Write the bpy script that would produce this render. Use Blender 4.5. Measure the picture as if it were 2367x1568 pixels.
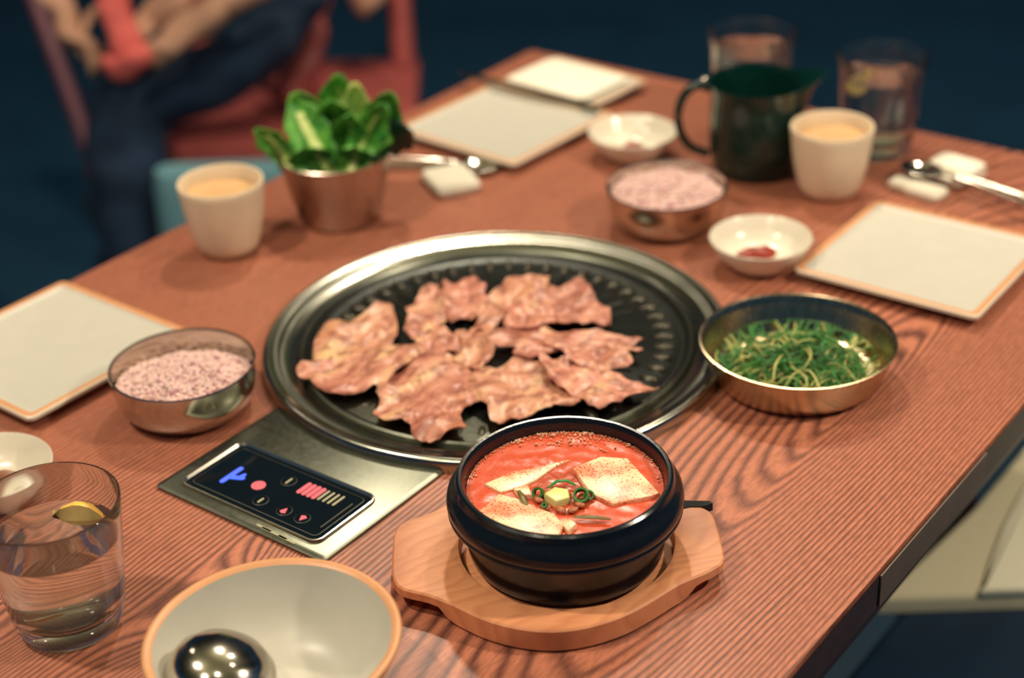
import bpy, bmesh, math, random
from mathutils import Vector, Matrix, noise

PI = math.pi
random.seed(7)
scene = bpy.context.scene
for o in list(bpy.data.objects):
    bpy.data.objects.remove(o, do_unlink=True)
COL = scene.collection
T = 0.75            # height of the table top

# ------------------------------------------------------------------ camera
cam_d = bpy.data.cameras.new('camera')
cam = bpy.data.objects.new('camera', cam_d)
COL.objects.link(cam)
cr = Vector((0.8026910439, 0.5950056474, -0.0406862076))
cu = Vector((-0.2640404771, 0.4157155400, 0.8703236273))
cw = Vector((-0.5347613621, 0.6878581753, -0.4907967159))
M = Matrix.Identity(4)
for i in range(3):
    M[i][0], M[i][1], M[i][2] = cr[i], cu[i], -cw[i]
M[0][3], M[1][3], M[2][3] = 0.72666, -0.90690, 1.4
cam.matrix_world = M
cam_d.sensor_fit = 'HORIZONTAL'
cam_d.sensor_width = 36.0
cam_d.lens = 57.8546
cam_d.clip_start = 0.02
cam_d.dof.use_dof = True
cam_d.dof.focus_distance = 1.055
cam_d.dof.aperture_fstop = 3.3
scene.camera = cam

# ------------------------------------------------------------------ world, lamps, exposure
world = bpy.data.worlds.new('navy_fill')
scene.world = world
world.use_nodes = True
bg = world.node_tree.nodes['Background']
bg.inputs['Color'].default_value = (0.007, 0.048, 0.105, 1)  # navy ambient fill, added to tint the shadows blue
bg.inputs['Strength'].default_value = 1.0

def lamp(x, y, z, power, color=(1.0, 0.80, 0.56), size=0.045):
    d = bpy.data.lights.new('room_or_fill_lamp', 'POINT')
    d.energy = power; d.color = color; d.shadow_soft_size = size
    o = bpy.data.objects.new('room_or_fill_lamp', d)
    o.location = (x, y, z); COL.objects.link(o)
    return o
WARM = (1.0, 0.85, 0.66)
lamp(-0.55, 0.85, 2.20, 62, WARM)
lamp(-0.50, -0.78, 2.30, 72, WARM)
lamp(0.20, -1.15, 2.20, 24, WARM)
lamp(0.60, -0.60, 2.30, 10, WARM)
lamp(-0.10, 1.10, 2.35, 30, WARM)
lamp(0.55, 0.60, 2.45, 5, WARM)  # weak unseen fill lamp
lamp(1.00, 0.35, 1.75, 56, WARM)  # unseen lamp added to brighten the cloth on the bench
lamp(-1.75, 0.10, 2.30, 6, WARM)  # weak fill from the far left, unseen

vs = scene.view_settings
scene.display_settings.display_device = 'sRGB'
vs.view_transform = 'Standard'
vs.look = 'None'
vs.exposure = -0.24
vs.gamma = 1.0
vs.use_curve_mapping = False
scene.cycles.caustics_reflective = True
scene.cycles.caustics_refractive = True
scene.cycles.max_bounces = 12
scene.cycles.transmission_bounces = 12
scene.cycles.sample_clamp_indirect = 3.0
scene.cycles.blur_glossy = 0.5

# ------------------------------------------------------------------ material helpers
def srgb(r, g, b):
    def f(c):
        c /= 255.0
        return c / 12.92 if c <= 0.04045 else ((c + 0.055) / 1.055) ** 2.4
    return (f(r), f(g), f(b), 1.0)

class NT:
    def __init__(s, name):
        s.m = bpy.data.materials.new(name); s.m.use_nodes = True
        s.t = s.m.node_tree; s.n = s.t.nodes; s.l = s.t.links
        s.b = s.n['Principled BSDF']
        s.tc = s.n.new('ShaderNodeTexCoord')
    def node(s, typ, **kw):
        n = s.n.new(typ)
        for k, v in kw.items():
            if k.startswith('_'): setattr(n, k[1:], v)
            else: n.inputs[k].default_value = v
        return n
    def link(s, a, b): s.l.new(a, b)
    def math(s, op, a, b=None, c=None):
        n = s.n.new('ShaderNodeMath'); n.operation = op
        for i, v in enumerate((a, b, c)):
            if v is None: continue
            if hasattr(v, 'is_linked') or hasattr(v, 'links'): s.l.new(v, n.inputs[i])
            else: n.inputs[i].default_value = v
        return n.outputs[0]
    def mapping(s, scale=(1, 1, 1), rot=(0, 0, 0), loc=(0, 0, 0), src='Object'):
        mp = s.n.new('ShaderNodeMapping')
        mp.inputs['Scale'].default_value = scale; mp.inputs['Rotation'].default_value = rot
        mp.inputs['Location'].default_value = loc
        s.l.new(s.tc.outputs[src], mp.inputs['Vector'])
        return mp.outputs[0]
    def noise(s, vec, scale, detail=3, rough=0.5):
        n = s.n.new('ShaderNodeTexNoise')
        n.inputs['Scale'].default_value = scale; n.inputs['Detail'].default_value = detail
        n.inputs['Roughness'].default_value = rough
        s.l.new(vec, n.inputs['Vector'])
        return n.outputs['Fac']
    def ramp(s, fac, stops):
        r = s.n.new('ShaderNodeValToRGB'); e = r.color_ramp.elements
        while len(e) < len(stops): e.new(0.5)
        for i, (p, c) in enumerate(stops):
            e[i].position = p; e[i].color = c if len(c) == 4 else tuple(c) + (1,)
        s.l.new(fac, r.inputs[0])
        return r.outputs[0]
    def mix(s, fac, a, b, mode='MIX'):
        n = s.n.new('ShaderNodeMix'); n.data_type = 'RGBA'; n.blend_type = mode
        for sock, v in ((n.inputs[0], fac), (n.inputs[6], a), (n.inputs[7], b)):
            if hasattr(v, 'links'): s.l.new(v, sock)
            else: sock.default_value = v
        return n.outputs[2]
    def bump(s, h, strength=0.3, dist=0.001):
        b = s.n.new('ShaderNodeBump'); b.inputs['Strength'].default_value = strength
        b.inputs['Distance'].default_value = dist
        s.l.new(h, b.inputs['Height']); s.l.new(b.outputs[0], s.b.inputs['Normal'])

def plain(name, col, rough=0.5, metal=0.0, var=0.06, scale=60, bump=0.0, **kw):
    t = NT(name)
    f = t.noise(t.mapping(), scale, 4)
    lo = tuple(max(0, c * (1 - var)) for c in col[:3]) + (1,)
    hi = tuple(min(1, c * (1 + var)) for c in col[:3]) + (1,)
    t.link(t.ramp(f, [(0.3, lo), (0.7, hi)]), t.b.inputs['Base Color'])
    t.b.inputs['Roughness'].default_value = rough
    t.b.inputs['Metallic'].default_value = metal
    for k, v in kw.items(): t.b.inputs[k.replace('_', ' ')].default_value = v
    if bump: t.bump(f, bump, 0.001)
    return t.m

def table_wood():
    t = NT('table_wood')
    sep = t.n.new('ShaderNodeSeparateXYZ'); t.link(t.tc.outputs['Object'], sep.inputs[0])
    x, y = sep.outputs[0], sep.outputs[1]
    lowf = t.noise(t.mapping((4.0, 1.3, 1)), 1.0, 1.0, 0.4)
    medf = t.noise(t.mapping((26, 7.0, 1)), 1.0, 2, 0.5)
    # growth rings: long nested loops round an axis at x = 0.277, finer to its right
    dx = t.math('SUBTRACT', x, 0.277)
    dx = t.math('ADD', dx, t.math('MULTIPLY', t.math('MAXIMUM', dx, 0.0), 1.3))
    dx = t.math('ADD', dx, t.math('MULTIPLY', t.math('MAXIMUM', t.math('SUBTRACT', 0.12, x), 0.0), -1.0))
    dy = t.math('MULTIPLY', t.math('SUBTRACT', y, 0.060), 0.22)
    r_ = t.math('SQRT', t.math('ADD', t.math('MULTIPLY', dx, dx), t.math('MULTIPLY', dy, dy)))
    v = t.math('MULTIPLY', r_, 120.0)
    v = t.math('ADD', v, t.math('MULTIPLY', lowf, 5.0))
    v = t.math('ADD', v, t.math('MULTIPLY', medf, 0.6))
    irr = t.noise(t.mapping((55, 1.6, 1), loc=(0.3, 0.7, 0)), 1.0, 2, 0.5)
    v = t.math('ADD', v, t.math('MULTIPLY', irr, 1.2))
    def arch(px, py, sx, sy, amp, v):
        dx = t.math('MULTIPLY', t.math('SUBTRACT', x, px), 1.0 / sx)
        dy = t.math('MULTIPLY', t.math('SUBTRACT', y, py), 1.0 / sy)
        r2 = t.math('ADD', t.math('MULTIPLY', dx, dx), t.math('MULTIPLY', dy, dy))
        g = t.math('POWER', 2.718, t.math('MULTIPLY', r2, -1.0))
        return t.math('ADD', v, t.math('MULTIPLY', g, amp))
    v = arch(0.045, -0.375, 0.022, 0.070, 6.5, v)
    v = arch(-0.03, -0.46, 0.02, 0.06, 4.0, v)
    band = t.math('FRACT', v)
    # sharp dark latewood line followed by a slow return to pale earlywood
    pores = t.noise(t.mapping((420, 26, 1)), 1.0, 3, 0.7)
    pores2 = t.noise(t.mapping((900, 120, 1)), 1.0, 2, 0.6)
    bs = t.math('ADD', band, t.math('MULTIPLY', t.math('SUBTRACT', pores, 0.5), 0.34))
    tone = t.ramp(bs, [(0.0, (0.35,) * 3), (0.16, (0.0,) * 3), (0.38, (0.55,) * 3), (0.60, (1.0,) * 3), (0.88, (0.85,) * 3), (1.0, (0.35,) * 3)])
    fade = t.noise(t.mapping((14, 3.0, 1), loc=(2, 5, 0)), 1.0, 2, 0.5)
    fade = t.ramp(fade, [(0.35, (0.0,) * 3), (0.66, (0.30,) * 3)])
    tone = t.mix(fade, tone, (0.72, 0.72, 0.72, 1))
    col = t.mix(tone, srgb(76, 42, 38), srgb(200, 126, 96))
    broad = t.noise(t.mapping((6, 3, 1), loc=(3, 1, 0)), 1.0, 2)
    col = t.mix(t.math('MULTIPLY', broad, 0.32), col, srgb(162, 94, 70))
    pr = t.ramp(pores2, [(0.38, (0.55,) * 3), (0.56, (1.0,) * 3)])
    col = t.mix(0.55, col, pr, 'MULTIPLY')
    t.link(col, t.b.inputs['Base Color'])
    t.b.inputs['Roughness'].default_value = 0.42
    t.bump(tone, 0.12, 0.0006)
    return t.m

def tray_wood():
    t = NT('tray_wood')
    vec = t.mapping((1, 1, 1), rot=(0, 0, math.radians(-39)))
    sep = t.n.new('ShaderNodeSeparateXYZ'); t.link(vec, sep.inputs[0])
    n1 = t.noise(t.mapping((7, 26, 10), rot=(0, 0, math.radians(-39))), 1.0, 2)
    v = t.math('ADD', t.math('MULTIPLY', sep.outputs[1], 90.0), t.math('MULTIPLY', n1, 7.0))
    band = t.math('FRACT', v)
    tone = t.ramp(band, [(0, (0.55,) * 3), (0.2, (0.2,) * 3), (0.5, (0.9,) * 3), (1, (0.55,) * 3)])
    fine = t.noise(t.mapping((60, 500, 200), rot=(0, 0, math.radians(-39))), 1.0, 3)
    col = t.mix(tone, srgb(216, 140, 98), srgb(242, 168, 118))
    big = t.noise(t.mapping((9, 9, 9), loc=(0.3, 0.6, 0)), 1.0, 1.5)
    m = t.ramp(big, [(0.52, (0,) * 3), (0.60, (1,) * 3)])
    col = t.mix(t.math('MULTIPLY', m, 0.45), col, srgb(158, 88, 62))
    col = t.mix(t.math('MULTIPLY', fine, 0.25), col, srgb(150, 84, 58))
    t.link(col, t.b.inputs['Base Color'])
    t.b.inputs['Roughness'].default_value = 0.45
    t.bump(fine, 0.12, 0.0005)
    return t.m

def steel(name, col=(0.62, 0.60, 0.54, 1), rough=0.22, scale=(3, 3, 160), aniso=0.0):
    t = NT(name)
    f = t.noise(t.mapping(scale), 6.0, 3)
    t.link(t.ramp(f, [(0.3, tuple(c * 0.86 for c in col[:3]) + (1,)), (0.7, col)]), t.b.inputs['Base Color'])
    t.link(t.math('ADD', t.math('MULTIPLY', f, 0.12), rough - 0.06), t.b.inputs['Roughness'])
    t.b.inputs['Metallic'].default_value = 1.0
    if aniso:
        tg_ = t.n.new('ShaderNodeTangent'); tg_.direction_type = 'RADIAL'; tg_.axis = 'Z'
        t.link(tg_.outputs[0], t.b.inputs['Tangent'])
        t.b.inputs['Anisotropic'].default_value = aniso
    return t.m

def glass(name, col=(0.97, 1.0, 0.98, 1), ior=1.48, clear=0.05):
    """refracting glass blended with straight-through transparency so that lamp light reaches what is inside"""
    t = NT(name)
    f = t.noise(t.mapping(), 20, 2)
    t.link(t.ramp(f, [(0.3, tuple(c * 0.99 for c in col[:3]) + (1,)), (0.7, col)]), t.b.inputs['Base Color'])
    t.b.inputs['Transmission Weight'].default_value = 1.0
    t.b.inputs['Roughness'].default_value = 0.0
    t.b.inputs['IOR'].default_value = ior
    tr = t.n.new('ShaderNodeBsdfTransparent'); mx = t.n.new('ShaderNodeMixShader')
    mx.inputs[0].default_value = clear
    outn = t.n['Material Output']
    t.link(t.b.outputs[0], mx.inputs[1]); t.link(tr.outputs[0], mx.inputs[2]); t.link(mx.outputs[0], outn.inputs['Surface'])
    return t.m

def emissive(name, col, strength):
    t = NT(name)
    f = t.noise(t.mapping(), 400, 2)
    t.link(t.ramp(f, [(0.2, tuple(c * 0.85 for c in col[:3]) + (1,)), (0.8, col)]), t.b.inputs['Emission Color'])
    t.b.inputs['Base Color'].default_value = (0.01, 0.01, 0.01, 1)
    t.b.inputs['Emission Strength'].default_value = strength
    return t.m

def meat_mat(name, seed, fat=0.5):
    t = NT(name)
    ang = seed * 1.3
    a = t.noise(t.mapping((70, 16, 20), rot=(0, 0, ang), loc=(seed, 0, 0)), 1.0, 4, 0.55)
    b = t.noise(t.mapping((30, 30, 30), loc=(0, seed * 2, 0)), 1.0, 3)
    s = t.math('ADD', t.math('MULTIPLY', a, 0.6), t.math('MULTIPLY', b, 0.4))
    col = t.ramp(s, [(0.34, srgb(120, 66, 54)), (0.45, srgb(190, 124, 104)), (0.55, srgb(214, 158, 130)), (0.66, srgb(232, 198, 146))])
    edge = t.noise(t.mapping((16, 16, 16), loc=(seed, seed, 0)), 1.0, 2)
    col = t.mix(t.math('MULTIPLY', t.ramp(edge, [(0.58, (0,) * 3), (0.7, (1,) * 3)]), 0.5), col, srgb(176, 108, 62))
    tint = (srgb(208, 132, 114), srgb(214, 160, 118), srgb(188, 118, 98), srgb(214, 150, 128))[int(seed) % 4]
    col = t.mix(0.28, col, tint)
    spk = t.noise(t.mapping((120, 70, 90), rot=(0, 0, ang), loc=(seed, 2, 0)), 1.0, 4, 0.6)
    col = t.mix(t.ramp(spk, [(0.40, (0.75,) * 3), (0.52, (0,) * 3)]), col, srgb(136, 78, 62))
    t.link(col, t.b.inputs['Base Color'])
    t.b.inputs['Roughness'].default_value = 0.36
    t.b.inputs['Subsurface Weight'].default_value = 0.08
    t.b.inputs['Subsurface Scale'].default_value = 0.004
    fine_ = t.noise(t.mapping((160, 90, 90), rot=(0, 0, ang)), 1.0, 4, 0.6)
    t.bump(t.math('ADD', a, t.math('MULTIPLY', fine_, 0.5)), 0.6, 0.0018)
    return t.m

def tofu_mat():
    t = NT('tofu')
    sp = t.noise(t.mapping((1, 1, 1)), 620, 2, 0.6)
    big = t.noise(t.mapping((1, 1, 1), loc=(0.4, 0.1, 0)), 44, 3)
    fl = t.ramp(t.math('ADD', sp, t.math('MULTIPLY', big, 0.28)), [(0.705, (0,) * 3), (0.765, (0.9,) * 3)])
    col = t.mix(t.ramp(big, [(0.40, (0,) * 3), (0.62, (0.95,) * 3)]), srgb(250, 218, 176), srgb(238, 140, 98))
    col = t.mix(fl, col, srgb(176, 52, 34))
    t.link(col, t.b.inputs['Base Color'])
    t.b.inputs['Roughness'].default_value = 0.32
    t.b.inputs['Subsurface Weight'].default_value = 0.3
    t.b.inputs['Subsurface Scale'].default_value = 0.004
    t.bump(sp, 0.15, 0.0005)
    return t.m

def broth_mat():
    t = NT('red_broth')
    sp = t.noise(t.mapping(), 380, 4, 0.7)
    big = t.noise(t.mapping(), 50, 3)
    sep = t.n.new('ShaderNodeVectorMath'); sep.operation = 'LENGTH'
    t.link(t.mapping((1, 1, 1), loc=(0.002, 0.004, 0)), sep.inputs[0])
    cen = t.ramp(t.math('MULTIPLY', sep.outputs['Value'], 20.0), [(0.25, (1,) * 3), (0.65, (0,) * 3)])
    col = t.mix(sp, srgb(182, 54, 30), srgb(222, 108, 68))
    col = t.mix(t.math('MULTIPLY', cen, 0.6), col, srgb(150, 70, 38))
    col = t.mix(t.math('MULTIPLY', big, 0.3), col, srgb(170, 48, 34))
    t.link(col, t.b.inputs['Base Color'])
    t.b.inputs['Roughness'].default_value = 0.24
    t.b.inputs['Specular IOR Level'].default_value = 0.28
    t.bump(sp, 0.12, 0.0008)
    return t.m

def leaf_mat(name, dark, light):
    t = NT(name)
    f = t.noise(t.mapping(), 55, 4, 0.6)
    t.link(t.ramp(f, [(0.3, dark), (0.7, light)]), t.b.inputs['Base Color'])
    t.b.inputs['Roughness'].default_value = 0.38
    t.b.inputs['Transmission Weight'].default_value = 0.0
    t.b.inputs['Subsurface Weight'].default_value = 0.1
    t.b.inputs['Subsurface Scale'].default_value = 0.003
    t.bump(f, 0.4, 0.002)
    return t.m

MAT = {}
MAT['table'] = table_wood()
MAT['tray'] = tray_wood()
MAT['dark_wood'] = plain('dark_table_edge', srgb(58, 42, 44), 0.5, var=0.15)
MAT['edge_lit'] = plain('lit_edge_tone', srgb(96, 82, 72), 0.6, 0.0, var=0.1)  # lighter tone for the lit stretch of the table edge
MAT['steel'] = steel('brushed_steel', (0.44, 0.44, 0.37, 1), 0.20, (3, 3, 160), 0.6)
MAT['plate_steel'] = steel('satin_steel', (0.20, 0.21, 0.165, 1), 0.34, (40, 40, 40))
MAT['bowl_steel'] = steel('polished_steel', (0.62, 0.58, 0.50, 1), 0.14)
MAT['brass'] = steel('brushed_brass', (0.66, 0.52, 0.33, 1), 0.26, (40, 40, 3), 0.75)
MAT['pan'] = plain('grill_iron', srgb(40, 44, 40), 0.30, 0.6, 0.25, 40, 0.3)
MAT['ridge'] = plain('grill_iron_ridge', srgb(74, 70, 58), 0.34, 0.6, 0.2, 90)
MAT['black_glass'] = plain('black_glass', srgb(12, 22, 30), 0.08, 0.0, 0.05)
MAT['bezel'] = steel('bezel_steel', (0.75, 0.70, 0.58, 1), 0.25)
MAT['stone'] = plain('black_stoneware', srgb(18, 24, 29), 0.19, 0.0, 0.15, 300, 0.08)
MAT['ceramic'] = plain('white_glazed_ceramic', srgb(226, 218, 198), 0.22, 0.0, 0.02)
MAT['glaze'] = plain('pale_grey_glaze', srgb(198, 195, 182), 0.36, 0.0, 0.02)
MAT['rimclay'] = plain('tan_clay_rim', srgb(208, 150, 104), 0.4, 0.0, 0.06)
MAT['cup'] = plain('beige_ceramic', srgb(228, 208, 178), 0.38, 0.0, 0.03)
MAT['cup_in'] = plain('cream_drink', srgb(206, 166, 118), 0.3, 0.0, 0.04)
MAT['green'] = plain('dark_green_enamel', srgb(7, 42, 36), 0.12, 0.0, 0.1)
MAT['glass'] = glass('clear_glass')
MAT['water'] = glass('water', (0.98, 1, 0.99, 1), 1.33, 0.08)
MAT['paper'] = plain('white_cloth', srgb(244, 236, 216), 0.7, 0.0, 0.03)
MAT['sauce'] = plain('red_paste', srgb(140, 44, 26), 0.3, 0.0, 0.2, 200, 0.4)
MAT['sauce2'] = plain('brown_paste', srgb(120, 66, 42), 0.3, 0.0, 0.2, 200, 0.4)
MAT['broth'] = broth_mat()
MAT['tofu'] = tofu_mat()
MAT['foam'] = plain('foam', srgb(226, 172, 140), 0.05, 0.0, 0.35, 500, Coat_Weight=0.6)
MAT['scallion'] = leaf_mat('scallion_green', srgb(28, 96, 34), srgb(52, 140, 50))
MAT['scallion_pale'] = leaf_mat('scallion_pale', srgb(190, 206, 110), srgb(232, 226, 160))
MAT['scallion_brown'] = leaf_mat('stewed_scallion', srgb(84, 74, 30), srgb(128, 110, 52))
MAT['leaf'] = leaf_mat('lettuce_green', srgb(28, 120, 50), srgb(124, 196, 78))
MAT['leaf_d'] = leaf_mat('perilla_green', srgb(8, 36, 28), srgb(16, 52, 36))
MAT['rib'] = leaf_mat('lettuce_rib', srgb(186, 214, 112), srgb(230, 238, 158))
MAT['salad'] = leaf_mat('shredded_green', srgb(18, 84, 30), srgb(62, 138, 52))
MAT['salad_p'] = leaf_mat('shredded_pale', srgb(150, 160, 78), srgb(206, 198, 126))
MAT['rice'] = plain('pink_rice', srgb(230, 194, 184), 0.45, 0.0, 0.12, 120, 0.0, Subsurface_Weight=0.1)
MAT['rice_d'] = plain('purple_rice', srgb(178, 124, 132), 0.45, 0.0, 0.2, 120)
MAT['lemon'] = plain('lemon_flesh', srgb(246, 214, 136), 0.3, 0.0, 0.12, 120)
MAT['lemon_peel'] = plain('lemon_peel', srgb(244, 188, 84), 0.4, 0.0, 0.1, 200)
MAT['char'] = plain('charred_wood', srgb(14, 16, 18), 0.8, 0.0, 0.2)
MAT['blue'] = emissive('blue_display', (0.06, 0.13, 1.0, 1), 2.2)
MAT['red'] = emissive('red_display', (1.0, 0.16, 0.17, 1), 1.25)
MAT['unlit'] = plain('pale_print', srgb(170, 164, 130), 0.4)
MAT['faint'] = plain('faint_print', srgb(70, 68, 58), 0.4)
MAT['navy'] = plain('navy_paint', srgb(8, 70, 118), 0.8, 0.0, 0.1, 3)
MAT['ceiling'] = plain('dark_olive_ceiling', srgb(84, 86, 66), 0.9, 0.0, 0.15, 4)
MAT['floor'] = plain('navy_floor', srgb(20, 60, 86), 0.6, 0.0, 0.15, 4)
MAT['bench'] = plain('navy_leather', srgb(8, 40, 64), 0.6, 0.0, 0.1, 30)
MAT['canvas'] = plain('beige_canvas', srgb(220, 212, 176), 0.85, 0.0, 0.06, 700, 0.3)
MAT['canvas2'] = plain('pale_canvas', srgb(244, 240, 208), 0.85, 0.0, 0.05, 700, 0.3)
MAT['chairwood'] = plain('red_brown_wood', srgb(158, 76, 72), 0.5, 0.0, 0.2, 8)
MAT['chairwood2'] = plain('dark_red_wood', srgb(96, 52, 66), 0.5, 0.0, 0.15, 8)
MAT['coat'] = plain('navy_cloth', srgb(8, 34, 60), 0.9, 0.0, 0.2, 12)
MAT['tan_cloth'] = plain('tan_cloth', srgb(170, 128, 104), 0.8, 0.0, 0.25, 14)
MAT['pink_cloth'] = plain('coral_cloth', srgb(200, 90, 84), 0.8, 0.0, 0.15, 14)
MAT['blue_cloth'] = plain('pale_blue_cloth', srgb(96, 142, 152), 0.85, 0.0, 0.12, 10)

# ------------------------------------------------------------------ object helpers
def mesh_obj(name, verts, faces, mat, parent=None, smooth=True, angle=35, mats=None, fm=None):
    me = bpy.data.meshes.new(name)
    me.from_pydata([tuple(v) for v in verts], [], faces)
    me.validate(); me.update()
    if mats:
        for m_ in mats: me.materials.append(MAT[m_])
        if fm:
            for p, i in zip(me.polygons, fm): p.material_index = i
    else:
        me.materials.append(MAT[mat])
    if smooth:
        me.polygons.foreach_set('use_smooth', [True] * len(me.polygons))
        me.set_sharp_from_angle(angle=math.radians(angle))
    o = bpy.data.objects.new(name, me)
    COL.objects.link(o)
    if parent: o.parent = parent
    return o

def thing(name, label, cat, loc=(0, 0, 0), rotz=0, group=None):
    o = bpy.data.objects.new(name, None)
    o.empty_display_size = 0.02
    o.location = loc; o.rotation_euler = (0, 0, rotz)
    COL.objects.link(o)
    return tag(o, label, cat, group)

def tag(o, label=None, cat=None, group=None, kind=None):
    if label: o['label'] = label
    if cat: o['category'] = cat
    if group: o['group'] = group
    if kind: o['kind'] = kind
    return o

def dup(root, loc, rotz=0, label=None):
    r = root.copy(); COL.objects.link(r); r.location = loc; r.rotation_euler = (0, 0, rotz)
    if label: r['label'] = label
    for ch in list(root.children):
        c = ch.copy(); COL.objects.link(c); c.parent = r
        for g in ch.children:
            d = g.copy(); COL.objects.link(d); d.parent = c
    return r

def lathe(name, prof, mat, parent=None, n=64, c=(0, 0), angle=40, closed=False):
    """profile of (r, z); a radius of 0 makes a pole"""
    V, F, rings = [], [], []
    for r, z in prof:
        if r < 1e-6:
            rings.append([len(V)]); V.append((c[0], c[1], z))
        else:
            i0 = len(V)
            for k in range(n):
                a = 2 * PI * k / n
                V.append((c[0] + r * math.cos(a), c[1] + r * math.sin(a), z))
            rings.append(list(range(i0, i0 + n)))
    pairs = list(zip(rings, rings[1:]))
    if closed: pairs.append((rings[-1], rings[0]))
    for A, B in pairs:
        if len(A) == 1 and len(B) == 1: continue
        for k in range(n):
            k2 = (k + 1) % n
            if len(A) == 1: F.append((A[0], B[k2], B[k]))
            elif len(B) == 1: F.append((A[k], A[k2], B[0]))
            else: F.append((A[k], A[k2], B[k2], B[k]))
    F = [tuple(f) for f in F]
    return mesh_obj(name, V, F, mat, parent, angle=angle)

def box_vf(x0, x1, y0, y1, z0, z1):
    V = [(x0, y0, z0), (x1, y0, z0), (x1, y1, z0), (x0, y1, z0), (x0, y0, z1), (x1, y0, z1), (x1, y1, z1), (x0, y1, z1)]
    F = [(0, 3, 2, 1), (4, 5, 6, 7), (0, 1, 5, 4), (1, 2, 6, 5), (2, 3, 7, 6), (3, 0, 4, 7)]
    return V, F

def box(name, b, mat, parent=None, bevel=0.0, seg=2):
    V, F = box_vf(*b)
    o = mesh_obj(name, V, F, mat, parent, smooth=False)
    if bevel:
        bm = bmesh.new(); bm.from_mesh(o.data)
        bmesh.ops.bevel(bm, geom=list(bm.edges), offset=bevel, segments=seg, affect='EDGES', profile=0.5)
        bm.to_mesh(o.data); bm.free()
        o.data.polygons.foreach_set('use_smooth', [True] * len(o.data.polygons))
        o.data.set_sharp_from_angle(angle=math.radians(50))
    return o

def prism(name, pts, z0, z1, mat, parent=None, bevel=0.0, seg=2, zf=None):
    """vertical prism over an anticlockwise outline"""
    area = sum(pts[i][0] * pts[(i + 1) % len(pts)][1] - pts[(i + 1) % len(pts)][0] * pts[i][1] for i in range(len(pts)))
    if area < 0: pts = pts[::-1]
    n = len(pts)
    V = [(p[0], p[1], z0) for p in pts] + [(p[0], p[1], z1) for p in pts]
    F = [tuple(range(n))[::-1], tuple(range(n, 2 * n))] + [(i, (i + 1) % n, n + (i + 1) % n, n + i) for i in range(n)]
    o = mesh_obj(name, V, F, mat, parent, smooth=False)
    if bevel:
        bm = bmesh.new(); bm.from_mesh(o.data)
        es = [e for e in bm.edges if abs(e.verts[0].co.z - z1) < 1e-6 and abs(e.verts[1].co.z - z1) < 1e-6]
        bmesh.ops.bevel(bm, geom=es, offset=bevel, segments=seg, affect='EDGES', profile=0.5)
        bm.to_mesh(o.data); bm.free()
        o.data.polygons.foreach_set('use_smooth', [True] * len(o.data.polygons))
        o.data.set_sharp_from_angle(angle=math.radians(35))
    return o

def rrect(x0, x1, y0, y1, r, seg=6):
    P = []
    for cx_, cy_, a0 in ((x1 - r, y1 - r, 0), (x0 + r, y1 - r, 90), (x0 + r, y0 + r, 180), (x1 - r, y0 + r, 270)):
        for k in range(seg + 1):
            a = math.radians(a0 + 90 * k / seg)
            P.append((cx_ + r * math.cos(a), cy_ + r * math.sin(a)))
    return P

def ring_stack(name, loops, mat, parent=None, cap0=True, cap1=True, angle=40):
    """loops: list of (outline, z) with the same point count"""
    n = len(loops[0][0]); V = []; F = []
    for P, z in loops:
        for p in P: V.append((p[0], p[1], z))
    for k in range(len(loops) - 1):
        for i in range(n):
            a, b = k * n + i, k * n + (i + 1) % n
            F.append((a, b, b + n, a + n))
    if cap0: F.append(tuple(range(n))[::-1])
    if cap1: F.append(tuple(range((len(loops) - 1) * n, len(loops) * n)))
    return mesh_obj(name, V, F, mat, parent, angle=angle)

def catmull(P, per=6):
    out = []
    Q = [Vector(P[0])] + [Vector(p) for p in P] + [Vector(P[-1])]
    for i in range(1, len(Q) - 2):
        for k in range(per):
            t = k / per
            a, b, c, d = Q[i - 1], Q[i], Q[i + 1], Q[i + 2]
            out.append(0.5 * ((2 * b) + (c - a) * t + (2 * a - 5 * b + 4 * c - d) * t * t + (3 * b - a - 3 * c + d) * t ** 3))
    out.append(Q[-2])
    return out

def catclosed(P, per=4):
    n = len(P); out = []
    for i in range(n):
        a, b, c, d = (Vector(P[(i + k) % n]) for k in (-1, 0, 1, 2))
        for k in range(per):
            t = k / per
            v = 0.5 * ((2 * b) + (c - a) * t + (2 * a - 5 * b + 4 * c - d) * t * t + (3 * b - a - 3 * c + d) * t ** 3)
            out.append(tuple(v))
    return out

def tube_vf(path, rad, n=8, flat=1.0, up=Vector((0, 0, 1))):
    """tube along path; rad is a number or one per point; flat squashes it across up"""
    V, F = [], []
    m = len(path)
    for i, p in enumerate(path):
        p = Vector(p)
        t = (Vector(path[min(i + 1, m - 1)]) - Vector(path[max(i - 1, 0)]))
        if t.length < 1e-9: t = Vector((0, 0, 1))
        t.normalize()
        s = t.cross(up)
        if s.length < 1e-4: s = t.cross(Vector((1, 0, 0)))
        s.normalize(); u = s.cross(t)
        r = rad[i] if hasattr(rad, '__len__') else rad
        for k in range(n):
            a = 2 * PI * k / n
            V.append(p + s * (r * math.cos(a)) + u * (r * flat * math.sin(a)))
    for i in range(m - 1):
        for k in range(n):
            k2 = (k + 1) % n
            F.append((i * n + k, i * n + k2, (i + 1) * n + k2, (i + 1) * n + k))
    F.append(tuple(range(n))[::-1]); F.append(tuple(range((m - 1) * n, m * n)))
    return V, F

def tube(name, path, rad, mat, parent=None, n=10, flat=1.0, angle=60):
    V, F = tube_vf(path, rad, n, flat)
    return mesh_obj(name, V, F, mat, parent, angle=angle)

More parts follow.
